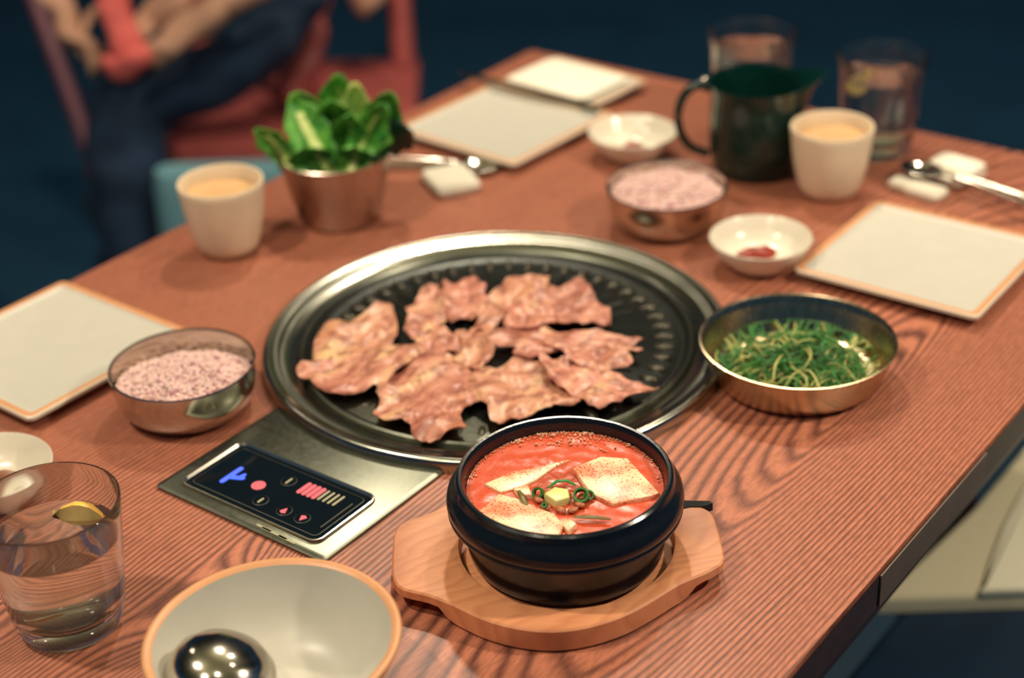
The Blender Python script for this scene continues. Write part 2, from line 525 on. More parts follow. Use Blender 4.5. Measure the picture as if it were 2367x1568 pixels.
# ------------------------------------------------------------------ setting
def struct(o):
    o['kind'] = 'structure'; return o
struct(box('floor', (-4.2, 1.6, -1.6, 4.2, -0.05, 0.0), 'floor'))
struct(box('ceiling', (-4.2, 2.2, -2.8, 4.2, 2.80, 2.86), 'ceiling'))
struct(box('wall_back', (-4.2, 1.6, 4.2, 4.3, 0.0, 2.8), 'navy'))
struct(box('wall_left', (-4.3, -4.2, -1.6, 4.3, 0.0, 2.8), 'navy'))

# ------------------------------------------------------------------ the table
tab = thing('dining_table', 'reddish brown wooden dining table with dark edges carrying the grill and dishes', 'table', (0.011, 0, 0))
X0, X1, Y0, Y1 = -0.384, 0.383, -0.72, 0.570
P = rrect(X0, X1, Y0, Y1, 0.006, 3)
top = prism('tabletop', P, 0.722, T, 'table', tab, bevel=0.0015)
eb = ring_stack('edge_band', [(rrect(X0 - .0012, X1 + .0012, Y0 - .0012, Y1 + .0012, 0.007, 3), 0.7218), (rrect(X0 - .0012, X1 + .0012, Y0 - .0012, Y1 + .0012, 0.007, 3), 0.7475)], 'dark_wood', tab, False, False)
eb['label'] = 'dark stained edge band'
pl_ = box('edge_light_patch', (X1 + .0014, X1 + .0026, -0.112, 0.057, 0.7225, 0.7472), 'edge_lit', tab)  # patch of light on the dark edge, put in as a thin strip
pl_['label'] = 'grey brown strip painted as a patch of light on the edge'
for nm, b in (('apron', (X0 + .04, X1 - .03, Y0 + .04, Y0 + .06, .65, .722)), ('apron', (X0 + .04, X1 - .03, Y1 - .06, Y1 - .04, .65, .722)),
              ('apron', (X0 + .04, X0 + .06, Y0 + .06, Y1 - .06, .65, .722)), ('apron', (X1 - .05, X1 - .03, Y0 + .06, Y1 - .06, .65, .722))):
    box(nm, b, 'dark_wood', tab, 0.002)
for sx, sy in ((X0 + .18, Y0 + .10), (X1 - .18, Y0 + .10), (X0 + .18, Y1 - .10), (X1 - .18, Y1 - .10)):
    box('leg', (sx - .028, sx + .028, sy - .028, sy + .028, 0, .722), 'dark_wood', tab, 0.004)

# ------------------------------------------------------------------ grill set in the table
GX, GY = 0.013, -0.009
gr = thing('tabletop_grill', 'round steel tabletop barbecue grill with a control panel, built into the table', 'grill', (GX, GY, T))
gx = lambda v: v - GX
gy = lambda v: v - GY
# satin plate carrying the panel
pp = rrect(gx(-.067), gx(.093), gy(-.303), gy(-.02), .004, 3)
pin = rrect(gx(-.0645), gx(.0905), gy(-.3005), gy(-.0225), .003, 3)
ring_stack('steel_plate', [(pp, 0.0002), (pp, 0.0022), (pin, 0.0032)], 'plate_steel', gr)
rim = lathe('outer_ring', [(0.1865, 0.0004), (0.1868, 0.006), (0.1858, 0.0094), (0.1835, 0.0112), (0.181, 0.0112), (0.1795, 0.0098), (0.1735, 0.0085), (0.1700, 0.0090), (0.1680, 0.0078), (0.160, 0.0052), (0.1585, 0.0036), (0.1572, 0.0010)], 'steel', gr, 144, angle=50)
lathe('inner_ring', [(0.1572, 0.0012), (0.1566, 0.0060), (0.1548, 0.0070), (0.1532, 0.0060), (0.1520, 0.0022)], 'plate_steel', gr, 144, angle=50)
lathe('grill_pan', [(0.1525, 0.0015), (0.150, 0.0035), (0.1465, 0.0030), (0.143, 0.0015), (0.128, 0.0015), (0.124, 0.0030), (0.06, 0.0048), (0.032, 0.0052), (0.029, 0.0030), (0.012, 0.0030), (0.0, 0.0036)], 'pan', gr, 128, angle=60)
rv, rf = tube_vf([(-.0080, 0, 0), (-.006, 0, 0), (0, 0, 0), (.006, 0, 0), (.0080, 0, 0)], [.0008, .0026, .0034, .0036, .0012], 8, 0.6)
ridge = mesh_obj('ridge', rv, rf, 'ridge', gr, angle=60)
ridge.location = (0.1335, 0, 0.0022)
NR = 50
for k in range(1, NR):
    a = 2 * PI * k / NR
    c = ridge.copy(); COL.objects.link(c); c.parent = gr
    c.location = (0.1335 * math.cos(a), 0.1335 * math.sin(a), 0.0022); c.rotation_euler = (0, 0, a)
# radial grooves of the cooking surface
gv, gf = tube_vf([(0.045, 0, 0.0047), (0.08, 0, 0.0042), (0.118, 0, 0.0034)], [.0012, .0015, .0018], 6, 0.8)
rib0 = mesh_obj('cooking_rib', gv, gf, 'pan', gr)
for k in range(1, 44):
    c = rib0.copy(); COL.objects.link(c); c.parent = gr; c.rotation_euler = (0, 0, 2 * PI * k / 44)
# control panel
DX0, DX1, DY0, DY1 = gx(-.0535), gx(.0785), gy(-.2935), gy(-.2290)
pan = ring_stack('control_panel', [(rrect(DX0 + .002, DX1 - .002, DY0 + .002, DY1 - .002, .006), .0030), (rrect(DX0 + .002, DX1 - .002, DY0 + .002, DY1 - .002, .006), .0040)], 'black_glass', gr)
V = []; F = []
L = [(rrect(DX0, DX1, DY0, DY1, .008), .003), (rrect(DX0 + .0004, DX1 - .0004, DY0 + .0004, DY1 - .0004, .0078), .0054), (rrect(DX0 + .0014, DX1 - .0014, DY0 + .0014, DY1 - .0014, .007), .0056), (rrect(DX0 + .0028, DX1 - .0028, DY0 + .0028, DY1 - .0028, .0055), .0038)]
ring_stack('bezel', L, 'bezel', pan, False, False)
L = [(rrect(DX0 + .0065, DX1 - .0065, DY0 + .0065, DY1 - .0065, .004), .0041), (rrect(DX0 + .0070, DX1 - .0070, DY0 + .0070, DY1 - .0070, .0036), .0043)]
ring_stack('inner_line', L, 'faint', pan, False, False)
def capsule(name, x0, y0, x1, y1, w, mat, z0=.0040, z1=.0044):
    a = math.atan2(y1 - y0, x1 - x0); pts = []
    for k in range(7): pts.append((gx(x1) + w * math.cos(a - PI / 2 + PI * k / 6), gy(y1) + w * math.sin(a - PI / 2 + PI * k / 6)))
    for k in range(7): pts.append((gx(x0) + w * math.cos(a + PI / 2 + PI * k / 6), gy(y0) + w * math.sin(a + PI / 2 + PI * k / 6)))
    return prism(name, pts, z0, z1, mat, pan)
capsule('display_mark', -.0284, -.2745, -.0284, -.2560, .0019, 'blue')
capsule('display_mark', -.0260, -.2672, -.0192, -.2640, .0021, 'blue')
capsule('display_mark', -.0222, -.2655, -.0206, -.2600, .0012, 'blue')
prism('power_light', [(gx(-.003) + .0052 * math.cos(2 * PI * k / 20), gy(-.2642) + .0052 * math.sin(2 * PI * k / 20)) for k in range(20)], .0040, .0044, 'red', pan)
for k in range(8):
    xx = .0262 + .0044 * k
    b = capsule('heat_bar', xx, -.2545 + .0002 * k, xx, -.2435 + .0002 * k, .0017 if k < 4 else .0009, 'red' if k < 4 else 'unlit')
    if k == 0: b['label'] = 'lit pink heat bar'
    if k == 4: b['label'] = 'unlit grey heat bar'
def tri(x, y, d, mat, name='arrow_light'):
    pts = [(gx(x) + .0032 * math.cos(d + a), gy(y) + .0032 * math.sin(d + a)) for a in (0, 2.2, PI, -2.2)]
    return prism(name, pts, .0040, .0044, mat, pan)
tri(.0333, -.2765, PI / 2, 'red'); tri(.0498, -.2762, -PI / 2, 'red')
for ax, ay in ((.0333, -.2765), (.0498, -.2762), (.0113, -.2486), (.0112, -.2767)):
    n = 24; Pa = [(gx(ax) + .0058 * math.cos(2 * PI * k / n), gy(ay) + .0058 * math.sin(2 * PI * k / n)) for k in range(n)]
    Pb = [(gx(ax) + .0054 * math.cos(2 * PI * k / n), gy(ay) + .0054 * math.sin(2 * PI * k / n)) for k in range(n)]
    ring_stack('button_outline', [(Pa, .0041), (Pb, .0043)], 'faint', pan, False, False)
capsule('button_mark', .0113, -.2515, .0113, -.2457, .0008, 'unlit'); capsule('button_mark', .0112, -.2790, .0112, -.2744, .0008, 'unlit')
capsule('print_line', .0675, -.2770, .0675, -.2450, .0005, 'faint')
# water stains on the plate edge
for (x, y, l) in ((.035, -.298, .006), (.045, -.2985, .011), (.057, -.299, .007)):
    capsule('dried_spill', x - l, y, x + l, y - .0004, .0009, 'unlit', .0032, .0036)

# ------------------------------------------------------------------ meat slices
def sheet_mesh(pts, z0, thick, wav, seed, cell=0.006):
    """thin wrinkled slice over an outline: centre-fan rings with a noise relief"""
    P = catclosed([(p[0], p[1]) for p in pts], 5)
    cx_ = sum(p[0] for p in P) / len(P); cy_ = sum(p[1] for p in P) / len(P)
    n = len(P); R = 9; V = []; F = []
    def relief(x, y):
        return (noise.noise(Vector((x * 75 + seed, y * 75, seed))) * 0.75 + noise.noise(Vector((x * 160 + seed, y * 160, seed))) * 0.28 + noise.noise(Vector((x * 24 + seed, y * 24, 3 * seed))) * 1.0)
    for side in (0, 1):
        V.append((cx_, cy_, 0)); 
        for k in range(1, R + 1):
            f = k / R
            for i, p in enumerate(P):
                j = 1 + 0.05 * noise.noise(Vector((i * 0.9, seed, 0))) * f
                V.append((cx_ + (p[0] - cx_) * f * j, cy_ + (p[1] - cy_) * f * j, f))
    off = 1 + R * n
    for vi in range(len(V)):
        x, y, f = V[vi]; side = vi // off
        h = relief(x, y)
        lift = wav * (0.55 + h * 0.9) * (0.5 + 0.5 * (f if isinstance(f, float) else 0))
        curl = 0.0022 * (f ** 4) * (1 + noise.noise(Vector((x * 90, y * 90, seed))))
        base = z0 + max(0.0, lift) + curl
        t_ = thick * (1 - 0.75 * f ** 6)
        V[vi] = (x, y, base + (t_ if side == 1 else 0))
    for side in (0, 1):
        o = side * off
        for i in range(n):
            a, b = o + 1 + i, o + 1 + (i + 1) % n
            F.append((o, a, b) if side else (o, b, a))
            for k in range(R - 1):
                c, d = a + n, b + n
                F.append((a, c, d, b) if side else (a, b, d, c))
                a, b = c, d
    e0 = 1 + (R - 1) * n
    for i in range(n):
        a, b = e0 + i, e0 + (i + 1) % n
        F.append((a, b, b + off, a + off))
    return V, F

MEAT = [
 ([(-0.0724,-0.1243),(-0.1054,-0.0809),(-0.0946,-0.0563),(-0.0882,-0.026),(-0.0655,-0.0438),(-0.0491,-0.0645),(-0.0447,-0.0844),(-0.0555,-0.108)], 'upper half of the long folded meat slice at the left of the grill'),
 ([(-0.075,-0.1387),(-0.0616,-0.1082),(-0.0501,-0.0879),(-0.0168,-0.0711),(-0.0109,-0.0904),(-0.0127,-0.1218),(-0.0298,-0.1485),(-0.0538,-0.1447)], 'large smooth meat slice with a pointed left tip, nearest the left rim of the grill'),
 ([(-0.0726,-0.0161),(-0.0753,0.0028),(-0.074,0.0226),(-0.0604,0.0164),(-0.0344,-0.0162),(-0.0322,-0.0345),(-0.0508,-0.0424)], 'pink meat slice at the back left of the pile on the grill'),
 ([(-0.0634,0.0229),(-0.0543,0.0414),(-0.0341,0.0372),(-0.0198,0.0213),(-0.015,-0.0039),(-0.0288,-0.0127)], 'rounded meat slice at the back, second from the left in the rear row'),
 ([(-0.0028,-0.0197),(-0.0156,0.0077),(-0.0241,0.0351),(-0.0234,0.0566),(-0.0061,0.0846),(0.0079,0.0678),(0.004,0.0363),(0.0056,0.0012),(0.0101,-0.0154)], 'long narrow meat strip reaching furthest to the back of the grill'),
 ([(-0.0451,-0.0505),(-0.046,-0.0355),(-0.036,-0.0271),(-0.0123,-0.0335),(0.0069,-0.0515),(0.0024,-0.0673),(-0.0178,-0.0673)], 'small oval browned meat slice left of the centre of the grill'),
 ([(0.0016,0.068),(0.0202,0.0882),(0.045,0.0786),(0.0683,0.0647),(0.0822,0.0381),(0.064,0.0363),(0.0426,0.0247),(0.0172,0.0406)], 'broad ragged meat slice at the back right of the pile'),
 ([(0.0004,0.0218),(0.0172,0.0406),(0.0454,0.0264),(0.0386,0.0027),(0.0184,-0.0024)], 'small bright meat piece just behind the centre of the grill'),
 ([(-0.0083,-0.0309),(0.0033,-0.0197),(0.02,-0.0244),(0.0303,-0.0367),(0.0325,-0.0627),(0.013,-0.0606)], 'small crumpled meat piece at the very centre of the grill'),
 ([(0.0202,-0.0128),(0.0348,0.008),(0.057,0.0182),(0.0876,0.03),(0.1125,0.0382),(0.1204,0.0245),(0.107,0.0123),(0.0771,-0.0104),(0.0544,-0.0323),(0.0377,-0.0282)], 'long meat slice whose blunt end points right towards the grill ridges'),
 ([(0.0656,-0.0104),(0.0832,0.0083),(0.107,0.0123),(0.1266,0.0065),(0.1312,-0.0048),(0.1204,-0.0189),(0.0973,-0.023)], 'yellowish fatty meat piece at the right side of the grill'),
 ([(0.0768,-0.0289),(0.0955,-0.0205),(0.1272,-0.0181),(0.163,-0.0209),(0.165,-0.0300),(0.1546,-0.0500),(0.1417,-0.0630),(0.1123,-0.0553)], 'pink meat slice with a long right tip, behind the black stew pot'),
 ([(0.0392,-0.0638),(0.058,-0.0373),(0.0826,-0.0396),(0.1155,-0.0533),(0.1246,-0.0677),(0.109,-0.0943),(0.0912,-0.1123),(0.0617,-0.0981)], 'wide wrinkled meat slice at the front centre of the grill'),
 ([(-0.0068,-0.1075),(-0.0099,-0.077),(0.0223,-0.0674),(0.0527,-0.0764),(0.0622,-0.1012),(0.0653,-0.1257),(0.079,-0.1395),(0.0684,-0.1543),(0.0524,-0.1599),(0.04,-0.1519),(0.0154,-0.1547),(0.0013,-0.1336)], 'frilly edged meat slice lying nearest the control panel'),
]
for i, (pts, lab) in enumerate(MEAT):
    MAT['meat%d' % i] = meat_mat('grilled_meat', i + 1)
    cx_ = sum(p[0] for p in pts) / len(pts); cy_ = sum(p[1] for p in pts) / len(pts)
    if i not in (0, 1):      # uneven frilled outline
        q = []
        for k, p in enumerate(pts):
            q.append(p); p2 = pts[(k + 1) % len(pts)]
            mx, my = (p[0] + p2[0]) / 2, (p[1] + p2[1]) / 2
            s = 1 + 0.12 * (1 if k % 2 else -1) + random.uniform(-.04, .04)
            q.append((cx_ + (mx - cx_) * s, cy_ + (my - cy_) * s))
        pts = q
    loc = Vector((cx_, cy_, T))
    lp = [(cx_ + (p[0] - cx_) * 1.13 - cx_, cy_ + (p[1] - cy_) * 1.13 - cy_) for p in pts]
    V, F = sheet_mesh(lp, 0.0050 + 0.0016 * ((i * 5) % 4), 0.0036, 0.0075, i * 1.7 + 0.3)
    o = mesh_obj('meat_slice', V, F, 'meat%d' % i, angle=80)
    o.location = loc
    tag(o, lab, 'meat', 'meat slices cooking on the grill')

# ------------------------------------------------------------------ tray, pot and stew
PX, PY = 0.223, -0.212
ta = math.atan2(.63, .777)
tray = thing('wooden_tray', 'scalloped wooden trivet tray under the black stew pot', 'tray', (PX, PY, T), ta)
near = [(-.1119, .0112), (-.1108, .030), (-.1045, .0409), (-.0885, .0487), (-.0717, .0601), (-.0564, .0721), (-.0368, .0816), (-.0151, .0862), (.0071, .084), (.0299, .0758), (.0491, .0636), (.0666, .0508), (.0824, .0432), (.094, .035), (.0976, .0265), (.0981, .0100)]
near = [(a, b * (1 + .045 * max(0, 1 - (a / .09) ** 2))) for a, b in near]
mid = 0.005
half = [(a, -(b)) for a, b in near]                 # perpendicular axis points towards the viewer
far = [(a, -(2 * mid - b)) for a, b in near][::-1]
out = catclosed(half + far, 3)
# centre the outline, build rings with a round well
def scale_out(P, d):
    R_ = []
    n = len(P)
    for i in range(n):
        a, b = Vector(P[i - 1]), Vector(P[(i + 1) % n]); t = (b - a).normalized(); nn = Vector((t.y, -t.x))
        R_.append((P[i][0] - nn.x * d, P[i][1] - nn.y * d))
    return R_
n = len(out)
well = []
for p in out:
    a = math.atan2(p[1], p[0]); well.append((math.cos(a), math.sin(a)))
wr = lambda r: [(r * c, r * s) for c, s in well]
i1 = scale_out(out, .0012)
def sstep(a, b, x):
    t = max(0.0, min(1.0, (x - a) / (b - a))); return t * t * (3 - 2 * t)
def zb(p): return .0006 + .0088 * max(sstep(-.074, -.084, p[0]), sstep(.068, .080, p[0]))
loops3 = [[(p[0], p[1], .0006) for p in wr(.045)], [(p[0], p[1], zb(q)) for p, q in zip(scale_out(out, .012), out)], [(p[0], p[1], zb(q)) for p, q in zip(scale_out(out, .0015), out)],
          [(p[0], p[1], zb(p) + .0012) for p in out], [(p[0], p[1], .0158) for p in out], [(p[0], p[1], .0170) for p in i1]] + \
         [[(p[0], p[1], z) for p in wr(r)] for r, z in ((.0705, .0170), (.0695, .0164), (.0680, .0085), (.004, .0080))]
V = [v for L_ in loops3 for v in L_]; F = []
for k in range(len(loops3) - 1):
    for i in range(n):
        a, b = k * n + i, k * n + (i + 1) % n; F.append((a, b, b + n, a + n))
F.append(tuple(range(n))[::-1]); F.append(tuple(range((len(loops3) - 1) * n, len(loops3) * n)))
body = mesh_obj('board', V, F, 'tray', tray, angle=38)
ch = prism('charred_edge', [(.060, .0345), (.070, .0340), (.078, .0350), (.088, .0335), (.0970, .0325), (.0990, .0295), (.092, .0265), (.084, .0275), (.075, .0255), (.060, .0270)], .0120, .0178, 'char', tray)
ch['label'] = 'black charred chip on the far edge'

pot = thing('stone_pot', 'black stoneware pot holding the bubbling red tofu stew', 'pot', (PX, PY, .7590))
lathe('pot_body', [(0, 0), (.052, 0), (.0585, .0010), (.0615, .0035), (.0630, .0080), (.0653, .0220), (.0664, .0330), (.0670, .0345), (.0702, .0352), (.0736, .0358), (.0747, .0368), (.0748, .0380), (.0743, .0388), (.0742, .0396), (.0748, .0406), (.0752, .0425), (.0751, .0450), (.0743, .0480), (.0724, .0508), (.0702, .0534), (.0692, .0552), (.0690, .0568), (.0683, .0588), (.0668, .0600), (.0650, .0598), (.0638, .0582), (.0632, .0560), (.0624, .0500), (.060, .035), (.054, .018), (.040, .010), (0, .008)], 'stone', pot, 144, angle=25)
BZ = .8092
def disc(name, R_, z, amp, mat, c=(0, 0), rings=22, n=72, fz=None, seed=0.0):
    V = [(c[0], c[1], z)]; F = []
    for k in range(1, rings + 1):
        r = R_ * k / rings
        for i in range(n):
            a = 2 * PI * i / n; x, y = r * math.cos(a), r * math.sin(a)
            h = amp * noise.noise(Vector((x * 130 + seed, y * 130, seed))) + amp * .6 * noise.noise(Vector((x * 320, y * 320, seed)))
            if fz: h += fz(x, y, k / rings)
            V.append((c[0] + x, c[1] + y, z + h))
    for i in range(n):
        F.append((0, 1 + i, 1 + (i + 1) % n))
        for k in range(rings - 1):
            a = 1 + k * n + i; b = 1 + k * n + (i + 1) % n
            F.append((a, a + n, b + n, b))
    return V, F
V, F = disc('stew_broth', .0622, 0, .0005, 'broth', rings=26, n=96)
# close the broth into a body of liquid
n0 = len(V); last = list(range(1 + 25 * 96, 1 + 26 * 96))
for i in range(96):
    a = 2 * PI * i / 96; V.append((.0585 * math.cos(a), .0585 * math.sin(a), -.020))
for i in range(96):
    F.append((last[i], n0 + i, n0 + (i + 1) % 96, last[(i + 1) % 96]))
F.append(tuple(range(n0, n0 + 96))[::-1])
br = mesh_obj('stew_broth', V, F, 'broth', angle=80); br.location = (PX, PY, BZ)
tag(br, 'orange red bubbling stew broth filling the black pot', 'stew', kind='stuff')
# foam
def ico(r, c):
    t_ = (1 + 5 ** .5) / 2
    vs_ = [Vector(v).normalized() * r + Vector(c) for v in ((-1, t_, 0), (1, t_, 0), (-1, -t_, 0), (1, -t_, 0), (0, -1, t_), (0, 1, t_), (0, -1, -t_), (0, 1, -t_), (t_, 0, -1), (t_, 0, 1), (-t_, 0, -1), (-t_, 0, 1))]
    fs = [(0, 11, 5), (0, 5, 1), (0, 1, 7), (0, 7, 10), (0, 10, 11), (1, 5, 9), (5, 11, 4), (11, 10, 2), (10, 7, 6), (7, 1, 8), (3, 9, 4), (3, 4, 2), (3, 2, 6), (3, 6, 8), (3, 8, 9), (4, 9, 5), (2, 4, 11), (6, 2, 10), (8, 6, 7), (9, 8, 1)]
    return vs_, fs
V = []; F = []
vdir = math.atan2(.79, -.61)
for k in range(900):
    if k < 700:
        a = vdir + random.gauss(0, .95); rr = .0622 - abs(random.gauss(0, .0020)) - .0003; s = random.uniform(.00014, .00052) * (1.5 if noise.noise(Vector((a * 6, 0, 0))) > .15 else .8)
    elif k < 800:
        a = random.uniform(0, 2 * PI); rr = .0615 - abs(random.gauss(0, .001)); s = random.uniform(.0003, .0006)
    else:
        a = vdir + random.gauss(-.1, .25); rr = random.uniform(.045, .060); s = random.uniform(.0003, .0010)
    if random.random() < .03: s *= 1.7
    v_, f_ = ico(s, (rr * math.cos(a), rr * math.sin(a), .0006 + s * .3)); b = len(V)
    V += v_; F += [tuple(b + i for i in f) for f in f_]
fo = mesh_obj('foam_bubbles', V, F, 'foam', angle=180); fo.location = (PX, PY, BZ)
tag(fo, 'tiny foam bubbles along the far edge of the stew', 'foam', kind='stuff')

SH = (.0081, -.0105)
def slab(name, pts, z0, z1, mat, label, cat, group, bevel=.0008, tilt=None):
    cx_ = sum(p[0] for p in pts) / len(pts) + SH[0]; cy_ = sum(p[1] for p in pts) / len(pts) + SH[1]
    lp = [(p[0] + SH[0] - cx_, p[1] + SH[1] - cy_) for p in pts]
    o = prism(name, lp, z0, z1, mat, bevel=bevel, seg=3)
    o.location = (PX + cx_, PY + cy_, BZ)
    if tilt: o.rotation_euler = tilt
    return tag(o, label, cat, group)
TG = 'tofu slices in the stew'
slab('tofu_slice', [(-.0337,-.046),(-.0350,-.0226),(-.0193,-.0200),(-.0083,-.0216),(.0059,-.0212),(.0178,-.0275),(.0225,-.0406),(.0160,-.0450),(.0007,-.0482),(-.0201,-.0495)], -.010, .0030, 'tofu', 'white tofu slab at the front left of the stew, flecked with chili', 'tofu', TG)
slab('tofu_slice', [(-.0121,.0251),(-.0043,.0450),(.0113,.0530),(.028,.0438),(.0491,.0326),(.0303,.0079),(.0149,.0088),(.0035,.015)], -.009, .0034, 'tofu', 'largest tofu slab at the right of the stew, reddened at its back', 'tofu', TG, tilt=(.03, .02, 0))
slab('tofu_slice', [(-.0504,-.0172),(-.0445,.002),(-.0208,.0350),(-.0241,.0243),(-.0258,.0039),(-.0293,-.0084),(-.0362,-.0191)], -.009, .0016, 'tofu', 'long tofu slab half sunk at the back left of the stew', 'tofu', TG)
slab('tofu_slice', [(-.0318,-.0124),(-.0257,-.0045),(-.0166,-.0124),(-.0241,-.0165)], -.006, .0030, 'tofu', 'small tofu piece left of the green onions', 'tofu', TG)
slab('tofu_cube', [(.0144,-.0261),(.0162,-.0196),(.0247,-.0229),(.0243,-.0313)], -.006, .0036, 'tofu', 'little tofu cube between the front slab and the onions', 'tofu', TG, tilt=(.1, -.1, 0))

def at(x, y): return (PX + x + SH[0], PY + y + SH[1])
def bit(name, c, path, rad, mat, label, flat=.45, h=.0028):
    x, y = at(*c)
    V, F = tube_vf([Vector(p) for p in path], rad, 10, flat)
    o = mesh_obj(name, V, F, mat, angle=60); o.location = (x, y, BZ + h)
    return tag(o, label, 'green onion', 'green onion pieces in the stew')
def onion_ring(c, r, h, mat, label, rx=0, ry=0, wall=.0012, z=.0035, squash=1.0):
    x, y = at(*c)
    V = []; F = []; n = 18
    for (rr, zz) in ((r, -h / 2), (r, h / 2), (r - wall, h / 2), (r - wall, -h / 2)):
        for k in range(n):
            a = 2 * PI * k / n; V.append((rr * math.cos(a), rr * squash * math.sin(a), zz))
    for q in range(4):
        for k in range(n):
            a, b = q * n + k, q * n + (k + 1) % n; a2, b2 = ((q + 1) % 4) * n + k, ((q + 1) % 4) * n + (k + 1) % n
            F.append((a, b, b2, a2))
    o = mesh_obj('green_onion', V, F, mat, angle=50); o.location = (x, y, BZ + z); o.rotation_euler = (rx, ry, 0)
    return tag(o, label, 'green onion', 'green onion pieces in the stew')
x_, y_ = at(-.0019, -.0049)
o = prism('green_onion', [(-.0075, -.0050), (.0035, -.0075), (.0080, .0010), (.0020, .0075), (-.0065, .0050)], -.003, .0028, 'scallion_pale', bevel=.0012, seg=3)
o.location = (x_, y_, BZ + .0025); tag(o, 'pale green chunk of onion at the centre of the stew', 'green onion', 'green onion pieces in the stew')
onion_ring((.0104, .0019), .0050, .0048, 'scallion', 'bright green onion ring right of the pale chunk', .5, .3, z=.004)
onion_ring((-.0141, -.0095), .0036, .0040, 'scallion', 'dark green onion ring left of the pale chunk', .9, .2)
onion_ring((-.0031, -.0178), .0019, .0026, 'scallion', 'tiniest green onion ring in front of the pale chunk', .8, .2)
onion_ring((.0135, .0060), .0030, .0030, 'scallion', 'small green onion ring behind the bright green ring', .3, .8)
bit('green_onion', (-.0188, -.0196), [(-.0075, .0060, 0), (-.003, .0022, .0012), (.002, -.0016, .0012), (.0068, -.0040, -.0005)], [.0012, .0020, .0020, .0012], 'scallion_brown', 'olive onion strip lying across the front tofu slab')
bit('green_onion', (.0286, -.0114), [(-.0105, -.0060, 0), (-.004, -.0030, .0008), (.003, .0006, .0008), (.0100, .0045, 0)], [.0010, .0018, .0017, .0008], 'scallion_brown', 'dark onion strip floating at the right front of the stew')
bit('green_onion', (-.0078, .0050), [(-.0050, -.0055, 0), (-.0030, .0010, .0020), (.0020, .0050, .0020), (.0080, .0060, 0)], [.0009, .0014, .0014, .0009], 'scallion', 'curved green onion strip arching behind the pale chunk')
random.seed(11)
for k in range(9):    # browned crumbs round the onions
    a = 2 * PI * k / 9 + .3; rr = random.uniform(.009, .015)
    v_, f_ = ico(1.0, (0, 0, 0))
    v_ = [Vector((p.x * .0052 * random.uniform(.55, 1.2), p.y * .0036 * random.uniform(.5, 1.25), p.z * .0022 * random.uniform(.4, 1.3))) for p in v_]
    x, y = at(.0005 + rr * math.cos(a) * 1.1, -.0060 + rr * math.sin(a) * .85)
    MAT['crumb'] = MAT.get('crumb') or plain('stewed_meat', srgb(176, 104, 66), .35, 0, .25, 400, .5)
    o = mesh_obj('meat_crumb', v_, f_, 'crumb', angle=180); o.location = (x, y, BZ + .0018); o.rotation_euler = (0, 0, random.uniform(0, 3))
    tag(o, ['brown meat crumb at the far right of the onions', 'brown meat crumb behind the bright green onion ring', 'brown meat crumb behind the pale onion chunk', 'brown meat crumb at the far left of the onions', 'brown meat crumb beside the dark green onion ring', 'brown meat crumb by the small tofu piece', 'brown meat crumb in front of the pale onion chunk', 'brown meat crumb next to the little tofu cube', 'brown meat crumb between the bright ring and the dark onion strip'][k], 'meat', 'meat crumbs in the stew')

# ------------------------------------------------------------------ brass bowl with shredded green onion salad
bb = thing('brass_bowl', 'shallow brushed brass bowl with straight sides holding shredded greens', 'bowl', (.2368, .0736, T))
lathe('bowl_body', [(0, .0006), (.052, .0006), (.0585, .0012), (.0620, .0040), (.0655, .010), (.0715, .0270), (.0735, .0325), (.0739, .0333), (.0728, .0335), (.0715, .0320), (.0695, .0265), (.0640, .0110), (.0605, .0060), (.054, .0034), (0, .0030)], 'brass', bb, 112, angle=30)
random.seed(5)
V = []; F = []; FM = []
for k in range(520):
    a = random.uniform(0, 2 * PI); rr = .052 * math.sqrt(random.random())
    x, y = rr * math.cos(a), rr * math.sin(a)
    hgt = .006 + .020 * (1 - (rr / .058) ** 2) * random.uniform(.35, 1.0)
    d = random.uniform(0, 2 * PI); ln = random.uniform(.018, .042); cv = random.uniform(-75, 75)
    path = []; px, py = x, y; m = 10
    for i in range(m):
        tt = i / (m - 1)
        zz = hgt + .004 * math.sin(tt * PI) * random.uniform(.6, 1.2)
        rl = math.hypot(px, py)
        if rl > .061: px *= .061 / rl; py *= .061 / rl
        lim = .0045 + max(0, (math.hypot(px, py) - .045)) * .7
        path.append((px, py, max(lim, zz - .45 * max(0, math.hypot(px, py) - .032))))
        px += math.cos(d) * ln / m; py += math.sin(d) * ln / m; d += cv * ln / m
    r0 = random.uniform(.0006, .00105)
    v_, f_ = tube_vf(path, [r0 * (1 - .5 * abs(2 * i / (m - 1) - 1) ** 3) for i in range(m)], 4, .7)
    b = len(V); V += v_; F += [tuple(b + i for i in f) for f in f_]
    pale = 1 if random.random() < (.42 if rr > .034 else .16) else 0
    FM += [pale] * len(f_)
sal = mesh_obj('shredded_greens', V, F, None, angle=180, mats=['salad', 'salad_p'], fm=FM)
sal.location = (.2368, .0736, T)
tag(sal, 'tangled shredded green onion salad heaped in the brass bowl', 'salad', kind='stuff')

